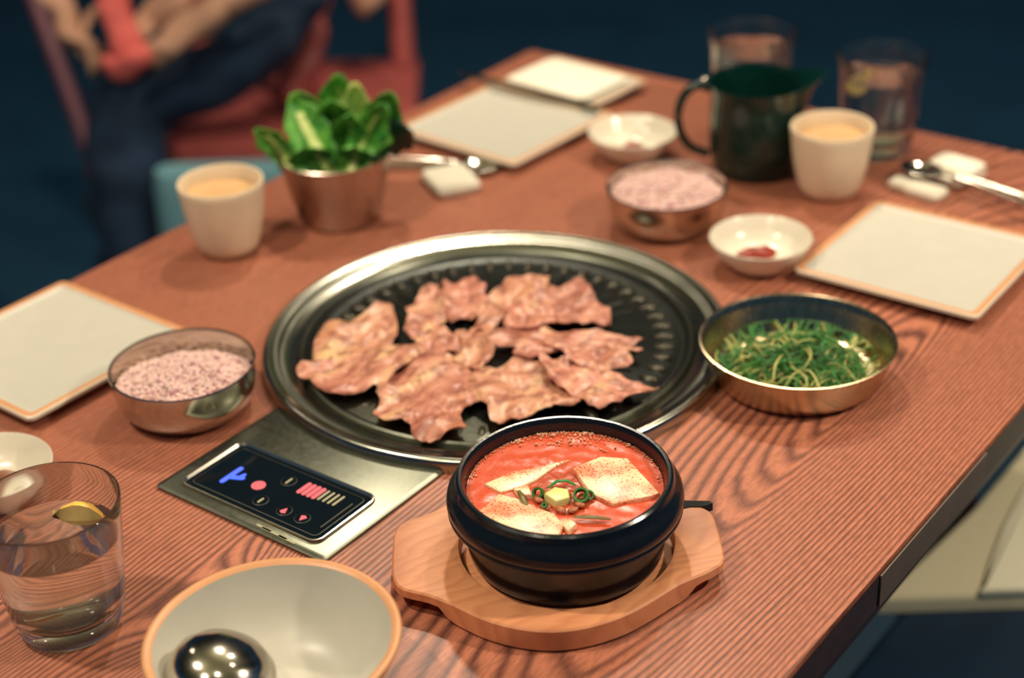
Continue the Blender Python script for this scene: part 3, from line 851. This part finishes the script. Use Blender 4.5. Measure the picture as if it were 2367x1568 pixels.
# ------------------------------------------------------------------ rice bowls
def rice_bowl(label):
    b = thing('rice_bowl', label, 'bowl', (0, 0, 0), 0, 'polished steel rice bowls')
    lathe('bowl_body', [(0, .0008), (.034, .0008), (.0400, .0016), (.0455, .0050), (.0495, .0105), (.0522, .0180), (.0535, .0270), (.0541, .0375), (.0549, .0388), (.0545, .0397), (.0534, .0394), (.0528, .0375), (.0522, .0270), (.0505, .0180), (.046, .0090), (.036, .0045), (0, .0040)], 'bowl_steel', b, 96, angle=35)
    return b
rb = rice_bowl('steel rice bowl beside the control panel, overlapping the left plate')
rb.location = (-.1258, -.2141, T)
rb2 = dup(rb, (.0110, .2507, T), 1.0, 'steel rice bowl standing in front of the dark green pitcher')
def rice(c, label, seed, h0, slope, R_=.0505, bump=.0):
    random.seed(seed); V = []; F = []; FM = []
    def surf(x, y):
        q = math.hypot(x, y) / R_
        z = h0 + slope[2] * (1 - q * q) + slope[0] * x + slope[1] * y + .0022 * noise.noise(Vector((x * 60, y * 60, seed)))
        return z
    v_, f_ = disc('x', R_, 0, .0005, None, rings=16, n=48, fz=lambda x, y, q: surf(x, y), seed=seed)
    V += v_; F += f_; FM += [0] * len(f_)
    for k in range(1900):
        a = random.uniform(0, 2 * PI); r = R_ * .985 * math.sqrt(random.random()); x, y = r * math.cos(a), r * math.sin(a)
        z = surf(x, y) + random.uniform(-.0004, .0014)
        d = Vector((random.gauss(0, 1), random.gauss(0, 1), random.gauss(0, .45))).normalized() * .0026
        p = Vector((x, y, z))
        v_, f_ = tube_vf([p - d, p - d * .5, p + d * .5, p + d], [.0003, .00105, .00105, .0003], 5)
        b = len(V); V += v_; F += [tuple(b + i for i in f) for f in f_]
        FM += [1 if random.random() < .13 else 0] * len(f_)
    o = mesh_obj('rice', V, F, None, angle=180, mats=['rice', 'rice_d'], fm=FM)
    o.location = (c[0], c[1], T)
    return tag(o, label, 'rice', kind='stuff')
rice((-.1258, -.2141), 'pinkish multigrain rice in the steel bowl by the control panel', 3, .0265, (.10, -.10, .0090))
rice((.0110, .2507), 'pinkish multigrain rice in the steel bowl by the green pitcher', 9, .0300, (.0, .0, .0095))

# ------------------------------------------------------------------ plates
def plate(label, loc, rot, s=.0825):
    p = thing('square_plate', label, 'plate', loc, rot, 'square white plates with tan rims')
    q = lambda d, r: rrect(-s + d, s - d, -s + d, s - d, r, 5)
    ring_stack('plate_body', [(q(.016, .006), .0006), (q(.0155, .006), .0030), (q(.0035, .006), .0075), (q(0, .006), .0090), (q(-.0002, .006), .0118), (q(.0008, .006), .0126)], 'ceramic', p, True, False, angle=45)
    ring_stack('tan_rim', [(q(.0008, .006), .0126), (q(.0024, .005), .0130), (q(.0062, .004), .0122)], 'rimclay', p, False, False)
    ring_stack('glazed_top', [(q(.0062, .004), .0122), (q(.0082, .004), .0106), (q(.010, .004), .0100)], 'glaze', p, False, True, angle=60)
    return p
pR = plate('square white plate at the right, beside the brass bowl', (.2405, .2925, T), .01, .081)
pB = dup(pR, (-.2490, .3520, T), -.06, 'square white plate behind the lettuce cup, in front of the farthest plate')
pF = dup(pR, (-.2550, .4750, T + .0), -.10, 'farthest square white plate, in the back corner of the table')
pL = dup(pR, (-.2790, -.2210, T), -.02, 'square white plate at the left edge of the table by the rice bowl')
pF.scale = (.80, .72, 1)
# folded cloth on the farthest plate
cl = thing('folded_napkin', 'cream napkin laid over the farthest plate', 'napkin', (-.262, .482, T + .0132), -.08)
ring_stack('napkin_cloth', [(rrect(-.052, .055, -.040, .040, .012, 5), 0), (rrect(-.054, .057, -.042, .042, .012, 5), .0015), (rrect(-.050, .053, -.038, .038, .010, 5), .0030)], 'paper', cl)
# steel tongs lying across the back plate edge
tg = thing('steel_tongs', 'dull steel tongs lying between the two back plates', 'tongs', (-.268, .4230, T + .0135), .0)
tube('tong_arm', catmull([(-.100, .008, 0.0035), (-.05, .007, .0035), (.0, .0055, .003), (.06, .005, .002), (.092, .004, .001)], 5), .0028, 'steel', tg, 8, .5)
tube('tong_arm', catmull([(-.100, .008, 0.0035), (-.05, -.002, .0035), (.0, -.0055, .003), (.06, -.006, .002), (.092, -.007, .001)], 5), .0028, 'steel', tg, 8, .5)

# ------------------------------------------------------------------ sauce dishes
def dish(label, loc):
    d = thing('sauce_dish', label, 'dish', loc, 0, 'small white sauce dishes')
    lathe('dish_body', [(0, .0010), (.024, .0010), (.0262, .0014), (.0300, .0050), (.0380, .0140), (.0425, .0225), (.0440, .0262), (.0434, .0270), (.0424, .0262), (.0385, .0165), (.0320, .0085), (.022, .0052), (0, .0046)], 'ceramic', d, 80, angle=50)
    return d
dR = dish('white sauce dish with red paste, between the right rice bowl and plate', (.1215, .2245, T))
dB = dup(dR, (-.1010, .3674, T), 0, 'white sauce dish behind, beside the pitcher handle')
dL = dup(dR, (-.1534, -.3740, T), 0, 'white sauce dish cut by the left frame, behind the water glass')
def paste(loc, pts, label, mat='sauce'):
    lp = [(a, b) for a, b in pts]
    P_ = catclosed(lp, 4)
    L_ = [(P_, -.002), ([(a * .94, b * .94) for a, b in P_], .0038), ([(a * .7, b * .7) for a, b in P_], .0062)]
    o = ring_stack('sauce', L_, mat, None, True, True, angle=70); o.location = loc
    o.rotation_euler = (0, 0, math.radians(36))
    return tag(o, label, 'sauce', 'dabs of paste in the sauce dishes')
paste((.1150, .2300, T + .0050), [(-.019, -.004), (-.008, .006), (.004, .005), (.013, .009), (.018, .001), (.010, -.009), (-.004, -.006), (-.014, -.010)], 'red chili paste in the right sauce dish')
paste((-.1045, .3715, T + .0050), [(-.009, -.006), (-.006, .004), (.004, .008), (.011, .0), (.006, -.008)], 'dab of red paste in the back sauce dish')
paste((-.1560, -.3640, T + .0050), [(-.012, -.010), (-.015, .004), (-.003, .013), (.010, .009), (.016, -.003), (.004, -.012)], 'brown paste in the dish behind the water glass', 'sauce2')

# ------------------------------------------------------------------ cups
def cup(label, loc):
    c = thing('ceramic_cup', label, 'cup', loc, 0, 'beige handleless cups')
    lathe('cup_body', [(0, .0012), (.018, .0010), (.0235, .0020), (.0272, .0060), (.0300, .0140), (.0335, .0290), (.0362, .0460), (.0378, .0620), (.0384, .0665), (.0376, .0682), (.0362, .0682), (.0352, .0665), (.0345, .0600)], 'cup', c, 96, angle=50)
    lathe('cup_inside', [(.0345, .0600), (.0335, .0500), (.0300, .0260), (.022, .0080), (0, .0060)], 'cup', c, 96, angle=60)
    lathe('drink', [(.0338, .0560), (.0200, .0561), (0, .0561)], 'cup_in', c, 64)
    return c
c1 = cup('beige cup at the left table edge, beside the lettuce cup', (-.2964, -.0009, T))
c2 = dup(c1, (.1037, .3878, T), 0, 'beige cup at the right, in front of the tall water glass')

# ------------------------------------------------------------------ lettuce cup
mc = thing('metal_cup', 'copper tinted steel tumbler filled with lettuce leaves', 'cup', (-.2557, .1046, T))
MAT['mcup'] = steel('warm_steel', (.50, .40, .34, 1), .28, (30, 30, 2), 0.7)
lathe('cup_body', [(0, .0010), (.034, .0010), (.0372, .0020), (.0390, .0060), (.0500, .0560), (.0528, .0655), (.0534, .0668), (.0526, .0676), (.0516, .0668), (.0485, .0540), (.0380, .0080), (.034, .0050), (0, .0045)], 'mcup', mc, 96, angle=40)
def leaf(base, tip, width, mat, label, ribw=.0045, curl=.006, lean=(0.61, -0.79, .1), ruf=.004, seed=1, bow=.012):
    B, Tp = Vector(base), Vector(tip); root = Vector(base)
    sp = []; n = 12; m = 6
    ln = Vector(lean).normalized()
    side0 = (Tp - B).cross(ln).normalized(); nrm = side0.cross((Tp - B).normalized())
    V = []; F = []
    for i in range(n + 1):
        t_ = i / n
        c = B.lerp(Tp, t_) - nrm * (bow * math.sin(t_ * PI) - bow * 1.2 * t_ * t_) - root
        sp.append(c)
        w = width * (.30 + .70 * math.sin(min(1, t_ * 1.25) * PI * .5)) * (1 - max(0, t_ - .58) ** 2 * 4.6)
        for j in range(-m, m + 1):
            u = j / m
            rf_ = ruf * abs(u) ** 1.5 * noise.noise(Vector((t_ * 7 + seed, u * 3, seed))) * 2
            V.append(c + side0 * (w * u * (1 + .10 * math.sin(t_ * 25 + seed))) + nrm * (curl * u * u + rf_))
    k = 2 * m + 1
    for i in range(n):
        for j in range(2 * m):
            a = i * k + j; F.append((a, a + 1, a + 1 + k, a + k))
    o = mesh_obj('lettuce_leaf', V, F, mat, angle=180)
    o.location = root
    md = o.modifiers.new('thickness', 'SOLIDIFY'); md.thickness = .0009
    tag(o, label, 'leaf', 'leaves in the steel tumbler')
    if ribw:
        rp = [c - nrm * -.0006 for c in sp[:n - 1]]
        tube('rib', rp, [ribw * (1 - .6 * i / (n - 1)) for i in range(len(rp))], 'rib', o, 8, .45)
    return o
bz = T + .045
leaf((-.2650, .1180, bz), (-.2700, .1370, .8800), .020, 'leaf', 'dark green lettuce leaf standing at the back left of the tumbler', .002, seed=1)
leaf((-.2480, .1200, bz), (-.2500, .1370, .8760), .015, 'rib', 'pale lettuce heart leaf standing tallest at the back', .004, seed=2, ruf=.002)
leaf((-.2350, .1200, bz), (-.2180, .1480, .8700), .019, 'leaf', 'green lettuce leaf leaning right at the back of the tumbler', .0050, seed=3)
leaf((-.2640, .1050, bz), (-.2960, .1080, .8660), .021, 'leaf', 'green lettuce leaf leaning left behind the broad pale rib', .004, seed=4)
leaf((-.2560, .1080, bz), (-.2620, .1180, .8640), .021, 'leaf', 'dark curled lettuce leaf in the middle of the tumbler', .0018, seed=5, curl=.012)
leaf((-.2460, .1060, bz), (-.2400, .1180, .8560), .018, 'leaf', 'short green lettuce leaf right of the middle', .0034, seed=6, curl=.010)
leaf((-.2480, .0960, bz), (-.2900, .0930, .8640), .021, 'leaf', 'lettuce leaf with a broad pale rib leaning to the upper left', .0110, seed=7, bow=-.004)
leaf((-.2780, .0780, bz), (-.3110, .0690, .8420), .013, 'leaf', 'outermost left lettuce leaf with a pale stalk', .0085, seed=8)
leaf((-.2380, .0960, bz), (-.2140, .1330, .8640), .016, 'leaf', 'lettuce leaf with a narrow pale rib leaning to the right', .0060, seed=9)
leaf((-.2560, .0800, bz), (-.2640, .0780, .8330), .022, 'leaf', 'dark lettuce leaf folded over the front rim of the tumbler', .0, seed=10, curl=.008)
leaf((-.2350, .1020, bz), (-.2260, .1050, .8350), .017, 'leaf', 'dark green lettuce leaf at the front right of the tumbler', .0016, seed=11)
leaf((-.2300, .1250, bz + .01), (-.2000, .1500, .8380), .020, 'leaf_d', 'blackish green perilla leaf drooping over the right of the tumbler', .0, seed=12, curl=-.006)

# ------------------------------------------------------------------ pitcher
pt = thing('pitcher', 'dark green glazed pitcher with a loop handle and spout', 'pitcher', (.0174, .4008, T))
n = 80; V = []; F = []
prof = [(0, .0010), (.034, .0010), (.0380, .0030), (.0425, .0140), (.0445, .0300), (.0445, .0500), (.0438, .0700), (.0440, .0820), (.0462, .0890), (.0466, .0905), (.0452, .0905), (.0430, .0820), (.0425, .0500), (.040, .0100), (0, .0060)]
spd = math.radians(38)
for r, z in prof:
    for k in range(n):
        a = 2 * PI * k / n
        w = max(0, math.cos(a - spd)) ** 14 * max(0, (z - .062) / .028) ** 1.4
        rr = max(r, .0004) + .020 * w
        V.append((rr * math.cos(a), rr * math.sin(a), z + .006 * w))
for i in range(len(prof) - 1):
    for k in range(n):
        F.append((i * n + k, i * n + (k + 1) % n, (i + 1) * n + (k + 1) % n, (i + 1) * n + k))
mesh_obj('pitcher_body', V, F, 'green', pt, angle=40)
hd = Vector((-.8027, -.595, 0))
hp = [(.0440, .084), (.056, .088), (.068, .080), (.0745, .062), (.072, .042), (.062, .026), (.045, .018)]
tube('handle', catmull([hd * a + Vector((0, 0, b)) for a, b in hp], 6), .0042, 'green', pt, 10)
lathe('hinge_ball', [(0, .0015), (.0030, .0035), (.0042, .0060), (.0030, .0088), (0, .0102)], 'bowl_steel', pt, 16, (hd.x * .050, hd.y * .050)).location = (0, 0, .087)

# ------------------------------------------------------------------ glasses
def tumbler(label, loc, R_, rb_, h, wl):
    g = thing('water_glass', label, 'glass', loc, 0, 'clear water tumblers')
    b = .012
    ri = lambda z: rb_ + (R_ - rb_) * (z / h) ** .8
    prof = [(0, .0008), (rb_ * .82, .0008), (rb_ * .96, .0020), (rb_, .0050)]
    for k in range(1, 10): prof.append((ri(h * k / 9 * .985), h * k / 9 * .985))
    prof += [(R_ - .0003, h - .0004), (R_ - .0009, h), (R_ - .0016, h - .0005)]
    for k in range(9, 1, -1): prof.append((ri(h * k / 9 * .97) - .0018 - .0008 * (1 - k / 9), h * k / 9 * .97))
    prof += [(ri(.018) - .0035, .018), (ri(.013) - .008, .0135), (rb_ * .45, b), (0, b)]
    lathe('glass_body', prof, 'glass', g, 96, angle=40)
    iw = lambda z: ri(z) - .0022
    wp = [(0, b + .0003), (rb_ * .45, b + .0003), (ri(.013) - .0083, .0138), (ri(.018) - .0038, .0183)]
    for k in range(1, 6):
        z = .018 + (wl - .018) * k / 5; wp.append((iw(z), z))
    wp += [(iw(wl) - .003, wl - .0006), (0, wl - .0006)]
    lathe('water', wp, 'water', g, 96, angle=60)
    return g
g1 = tumbler('large water glass with lemon at the lower left, nearest the camera', (.0001, -.4348, T), .0440, .0325, .092, .0660)
g2 = tumbler('water glass standing behind the dark green pitcher', (-.0380, .4900, T), .0430, .0340, .103, .0860)
g3 = tumbler('water glass standing behind the right beige cup', (.0975, .5014, T), .0430, .0320, .100, .0800)
def lemon(loc, rot, label, s=1.0):
    L_ = thing('lemon_wedge', label, 'lemon', loc)
    L_.rotation_euler = rot
    V = []; F = []; n = 12
    for i, (w, th) in enumerate(((-1, .0005), (-.7, .6), (-.3, .95), (0, 1), (.3, .95), (.7, .6), (1, .0005))):
        xx = w * .0175 * s; r = .0125 * th * s
        for k in range(n + 1):
            a = PI * k / n * .42 + .9
            V.append((xx, r * math.cos(a) * 1.0, r * math.sin(a) - .004))
        V.append((xx, 0, -.008 * th * s))
    m = n + 2
    for i in range(6):
        for k in range(m):
            F.append((i * m + k, i * m + (k + 1) % m, (i + 1) * m + (k + 1) % m, (i + 1) * m + k))
    fm = []
    for i in range(6):
        for k in range(m): fm.append(1 if k < n else 0)
    mesh_obj('wedge', V, F, None, L_, angle=50, mats=['lemon', 'lemon_peel'], fm=fm)
    return L_
lemon((-.0020, -.4110, T + .0670), (math.radians(-35), math.radians(12), math.radians(35)), 'lemon wedge floating in the nearest water glass', 1.0)
lemon((.0800, .4900, T + .0700), (math.radians(200), math.radians(10), math.radians(70)), 'lemon wedge in the water glass behind the right cup', .9)

# ------------------------------------------------------------------ big bowl with ladle
bw = thing('serving_bowl', 'wide pale grey bowl with a tan rim in the near foreground', 'bowl', (.1633, -.4163, T))
lathe('bowl_body', [(0, .0015), (.036, .0010), (.0410, .0022), (.0500, .0100), (.0620, .0270), (.0700, .0420), (.0732, .0490)], 'rimclay', bw, 112, angle=50)
lathe('tan_rim', [(.0732, .0490), (.0737, .0505), (.0728, .0517), (.0704, .0519), (.0678, .0500)], 'rimclay', bw, 112, angle=60)
lathe('glazed_inside', [(.0678, .0500), (.0652, .0420), (.0585, .0260), (.0470, .0125), (.034, .0066), (0, .0050)], 'glaze', bw, 112, angle=60)
ld = thing('ladle', 'steel ladle lying upside down inside the near bowl', 'ladle', (.1435, -.4450, T + .0215))
lathe('ladle_bowl', [(.0325, .0060), (.0330, .0075), (.0318, .0140), (.0280, .0220), (.0210, .0285), (.0110, .0322), (0, .0332)], 'bowl_steel', ld, 64, angle=60)
tube('handle', catmull([(.028, -.012, .016), (.042, -.026, .036), (.060, -.045, .058), (.085, -.075, .080)], 6), [.0035] * 19, 'bowl_steel', ld, 10, .5)
ld.rotation_euler = Matrix.Rotation(math.radians(22), 3, Vector((-.91, .42, 0))).to_euler()

# ------------------------------------------------------------------ cutlery, rests and towels
def spoon(label, loc, rot, L_=.19, mat='bowl_steel'):
    s = thing('spoon', label, 'spoon', loc, rot, 'steel spoons')
    V = []; F = []; n = 24; R6 = 6
    V.append((0, 0, .0005))
    for k in range(1, R6 + 1):
        f = k / R6
        for i in range(n):
            a = 2 * PI * i / n; V.append((.021 * f * math.cos(a), .0165 * f * math.sin(a), .0005 + .0050 * f * f))
    for i in range(n):
        F.append((0, 1 + i, 1 + (i + 1) % n))
        for k in range(R6 - 1):
            a = 1 + k * n + i; b = 1 + k * n + (i + 1) % n; F.append((a, a + n, b + n, b))
    sb = mesh_obj('spoon_bowl', V, F, mat, s, angle=180)
    md = sb.modifiers.new('thickness', 'SOLIDIFY'); md.thickness = .0012; md.offset = 1
    tube('handle', catmull([(.0200, 0, .0060), (.035, 0, .0085), (.08, 0, .0080), (L_ * .7, 0, .0060), (L_ - .02, 0, .0030)], 5), .0022, mat, s, 8, .6)
    return s
def chopstick(label, a, b, grp):
    A, B = Vector(a), Vector(b)
    t_ = thing('chopstick', label, 'chopstick', a, 0, grp)
    tube('stick', [Vector((0, 0, 0)), (B - A) * .5, B - A], [.0024, .0022, .0015], 'bowl_steel', t_, 8)
    return t_
# behind the grill, left
r1 = thing('cutlery_rest', 'white ceramic cutlery rest in front of the back plate', 'cutlery rest', (-.2120, .2160, T), -.55)
ring_stack('rest_body', [(rrect(-.026, .026, -.021, .021, .006, 5), .0008), (rrect(-.028, .028, -.023, .023, .007, 5), .006), (rrect(-.026, .026, -.021, .021, .006, 5), .0100), (rrect(-.020, .020, -.015, .015, .005, 5), .0096)], 'ceramic', r1)
s1 = spoon('steel spoon lying beside the white rest below the back plate', (-.2090, .2560, T + .0014), math.radians(200))
chopstick('steel chopstick nearer the lettuce, left of the back rest', (-.2330, .2420, T + .0050), (-.3600, .1700, T + .0024), 'steel chopsticks left of the back plate')
chopstick('steel chopstick on the table side nearer the back plate', (-.2330, .2520, T + .0050), (-.3640, .1840, T + .0024), 'steel chopsticks left of the back plate')
# right place setting
r2 = thing('cutlery_rest', 'long white cutlery rest under the right spoon', 'cutlery rest', (.1740, .4290, T), -.15)
ring_stack('rest_body', [(rrect(-.026, .026, -.010, .010, .004, 4), .0008), (rrect(-.028, .028, -.0115, .0115, .005, 4), .006), (rrect(-.026, .026, -.010, .010, .004, 4), .0092)], 'ceramic', r2)
s2 = spoon('dark steel spoon resting beside the rolled towel at the right', (.1660, .4520, T + .0095), math.radians(-12), .20)
tw = thing('rolled_towel', 'small white rolled towel behind the right spoon', 'towel', (.1900, .4800, T), -.12)
ring_stack('towel_roll', [(rrect(-.022, .022, -.014, .014, .005, 4), .0008), (rrect(-.024, .024, -.017, .017, .006, 4), .008), (rrect(-.023, .023, -.015, .015, .006, 4), .016), (rrect(-.018, .018, -.009, .009, .004, 4), .0195)], 'paper', tw)
box('towel_fold', (-.020, .018, -.026, -.014, .0030, .0100), 'paper', tw, .002)
chopstick('far steel chopstick at the right edge by the towel', (.1980, .4620, T + .0130), (.3600, .4480, T + .0024), 'steel chopsticks at the right')
chopstick('near steel chopstick at the right edge by the towel', (.1980, .4520, T + .0130), (.3600, .4300, T + .0024), 'steel chopsticks at the right')

# ------------------------------------------------------------------ bench and cloth at the lower right
be = thing('bench', 'dark navy upholstered bench beside the right edge of the table', 'bench', (.56, .25, 0))
box('seat_cushion', (-.29, .30, -1.2, 1.3, .36, .430), 'bench', be, .012, 3)
box('bench_base', (-.25, .28, -1.15, 1.25, .0, .36), 'bench', be, .004)
pd = thing('folded_cloth', 'beige canvas cloth folded on the bench beyond the table edge', 'cloth', (0.45, .55, .431))
wv = lambda pts: [(x - .45, y - .55) for x, y in pts]
prism('lower_layer', wv([(.258, .221), (.60, .474), (.60, .90), (.30, .88), (.273, .62), (.272, .40)]), 0, .018, 'canvas', pd, bevel=.006, seg=3)
prism('upper_layer', wv([(.3310, .2740), (.3330, .2750), (.59, .4655), (.59, .86), (.36, .82), (.318, .70), (.304, .58), (.300, .50), (.303, .44), (.310, .38), (.321, .32), (.327, .295)]), .018, .025, 'canvas2', pd, bevel=.003, seg=3)

# ------------------------------------------------------------------ neighbouring chair with clothes, behind left
ch = thing('wooden_chair', 'red brown wooden chair draped with clothes behind the lettuce cup', 'chair', (-1.05, .82, 0), math.radians(30))
def loc2(P_):
    v = Vector(P_) - Vector((-1.05, .82, 0)); a = -math.radians(30)
    return (v.x * math.cos(a) - v.y * math.sin(a), v.x * math.sin(a) + v.y * math.cos(a), v.z)
sq = [loc2(p)[:2] for p in ((-1.114, .614, 0), (-.78, .815, 0), (-1.02, 1.12, 0), (-1.36, .92, 0))]
prism('seat', sq, .425, .45, 'chairwood', ch, bevel=.006)
def post(name, a, b, w, d=None, mat='chairwood', par=None):
    A, B = Vector(a), Vector(b)
    tube(name, [A, A.lerp(B, .33), A.lerp(B, .66), B], w, mat, par, 8)
for a in ((-1.10, .65), (-.81, .82), (-1.02, 1.08), (-1.32, .90)):
    l_ = loc2((a[0], a[1], 0)); l2 = loc2((a[0], a[1], .425))
    post('leg', l_, l2, .018, par=ch)
post('back_post', loc2((-1.02, 1.08, .45)), loc2((-1.10, 1.17, 1.0)), .020, par=ch)
post('back_post', loc2((-1.32, .90, .45)), loc2((-1.40, .99, 1.0)), .020, par=ch)
tube('back_rail', [loc2((-1.10, 1.17, .97)), loc2((-1.25, 1.08, .98)), loc2((-1.40, .99, .97))], .022, 'chairwood', ch, 8, .6)
tube('back_rail', [loc2((-1.06, 1.12, .72)), loc2((-1.21, 1.03, .73)), loc2((-1.36, .94, .72))], .018, 'chairwood', ch, 8, .6)

tube('slanting_rail', [loc2((-1.13, .58, .002)), loc2((-1.272, .632, .233)), loc2((-1.385, .678, .421)), loc2((-1.493, .716, .591)), loc2((-1.68, .79, .90))], .0145, 'chairwood2', ch, 8)['label'] = 'dark red slanting rail'
def cloth_tube(name, path, rad, mat, parent, seed, flat=.8):
    P_ = catmull(path, 7); m = len(P_)
    rr = catmull([(r, 0, 0) for r in rad], 7)
    V, F = tube_vf(P_, [rr[min(i, len(rr) - 1)][0] for i in range(m)], 16, flat)
    V = [v + Vector((noise.noise(v * 22 + Vector((seed, 0, 0))), noise.noise(v * 22 + Vector((0, seed, 0))), noise.noise(v * 22 + Vector((0, 0, seed))))) * .016 for v in V]
    return mesh_obj(name, V, F, mat, parent, angle=180)
ct = thing('coat', 'dark navy coat thrown over the wooden chair at the back left', 'coat', (-1.08, .60, .46))
rel = lambda P_, o: [tuple(Vector(p) - Vector(o)) for p in P_]
O_ = (-1.08, .60, .46)
cloth_tube('coat_sleeve', rel([(-1.20, .58, .50), (-1.13, .63, .52), (-1.05, .70, .555), (-1.00, .77, .60), (-.99, .84, .66)], O_), [.050, .058, .056, .048, .040], 'coat', ct, 2)
cloth_tube('coat_body', rel([(-1.15, .60, .53), (-1.12, .55, .46), (-1.11, .53, .36), (-1.115, .53, .24), (-1.125, .54, .10)], O_), [.052, .060, .060, .060, .050], 'coat', ct, 3)
sc = thing('scarf', 'bundled tan and coral scarf lying on top of the navy coat', 'scarf', (-1.10, .58, .57))
O2 = (-1.10, .58, .57)
cloth_tube('tan_fold', rel([(-1.26, .55, .72), (-1.215, .555, .672), (-1.18, .55, .63), (-1.14, .55, .595)], O2), [.016, .020, .024, .018], 'tan_cloth', sc, 4)
cloth_tube('tan_fold', rel([(-1.147, .601, .675), (-1.178, .585, .662), (-1.176, .56, .640), (-1.155, .553, .612)], O2), [.007, .009, .009, .010], 'tan_cloth', sc, 5)
cloth_tube('tan_fold', rel([(-.93, .74, .715), (-.985, .68, .680), (-1.025, .625, .645), (-1.062, .575, .612)], O2), [.024, .026, .026, .020], 'tan_cloth', sc, 6)
cloth_tube('tan_fold', rel([(-1.02, .72, .720), (-1.06, .68, .690), (-1.10, .63, .655), (-1.11, .60, .625)], O2), [.030, .028, .024, .018], 'tan_cloth', sc, 7)
cloth_tube('coral_fold', rel([(-1.13, .59, .70), (-1.125, .585, .67), (-1.11, .58, .64), (-1.10, .565, .612)], O2), [.018, .024, .026, .018], 'pink_cloth', sc, 8)
cloth_tube('coral_fold', rel([(-1.12, .540, .600), (-1.095, .545, .602), (-1.075, .56, .612), (-1.055, .58, .625)], O2), [.014, .022, .022, .014], 'pink_cloth', sc, 9)
s3 = thing('shawl', 'brown shawl hanging over the far corner of the wooden chair', 'shawl', (-1.14, 1.02, .62))
O3 = (-1.14, 1.02, .62)
cloth_tube('shawl_fold', rel([(-1.17, 1.02, .78), (-1.12, 1.02, .70), (-1.07, 1.03, .62), (-1.03, 1.04, .56)], O3), [.045, .05, .045, .03], 'tan_cloth', s3, 12)
cloth_tube('shawl_fold', rel([(-1.08, .90, .70), (-1.03, .88, .62), (-1.02, .84, .53), (-1.02, .80, .475)], O3), [.030, .032, .034, .030], 'chairwood', s3, 13)
bgx = thing('tote_bag', 'pale blue cloth tote bag standing in front of the wooden chair', 'bag', (-.955, .585, 0), math.radians(36))
q_ = lambda w, d, r: rrect(-w, w, -d, d, r, 5)
ring_stack('bag_body', [(q_(.085, .030, .02), .001), (q_(.095, .038, .03), .02), (q_(.102, .042, .035), .25), (q_(.098, .034, .03), .44), (q_(.094, .026, .024), .462)], 'blue_cloth', bgx, True, True, angle=60)
tube('bag_handle', catmull([(-.045, .0, .455), (-.052, .01, .40), (-.03, .034, .33), (.03, .034, .33), (.052, .01, .40), (.045, 0, .455)], 5), .006, 'blue_cloth', bgx, 8)
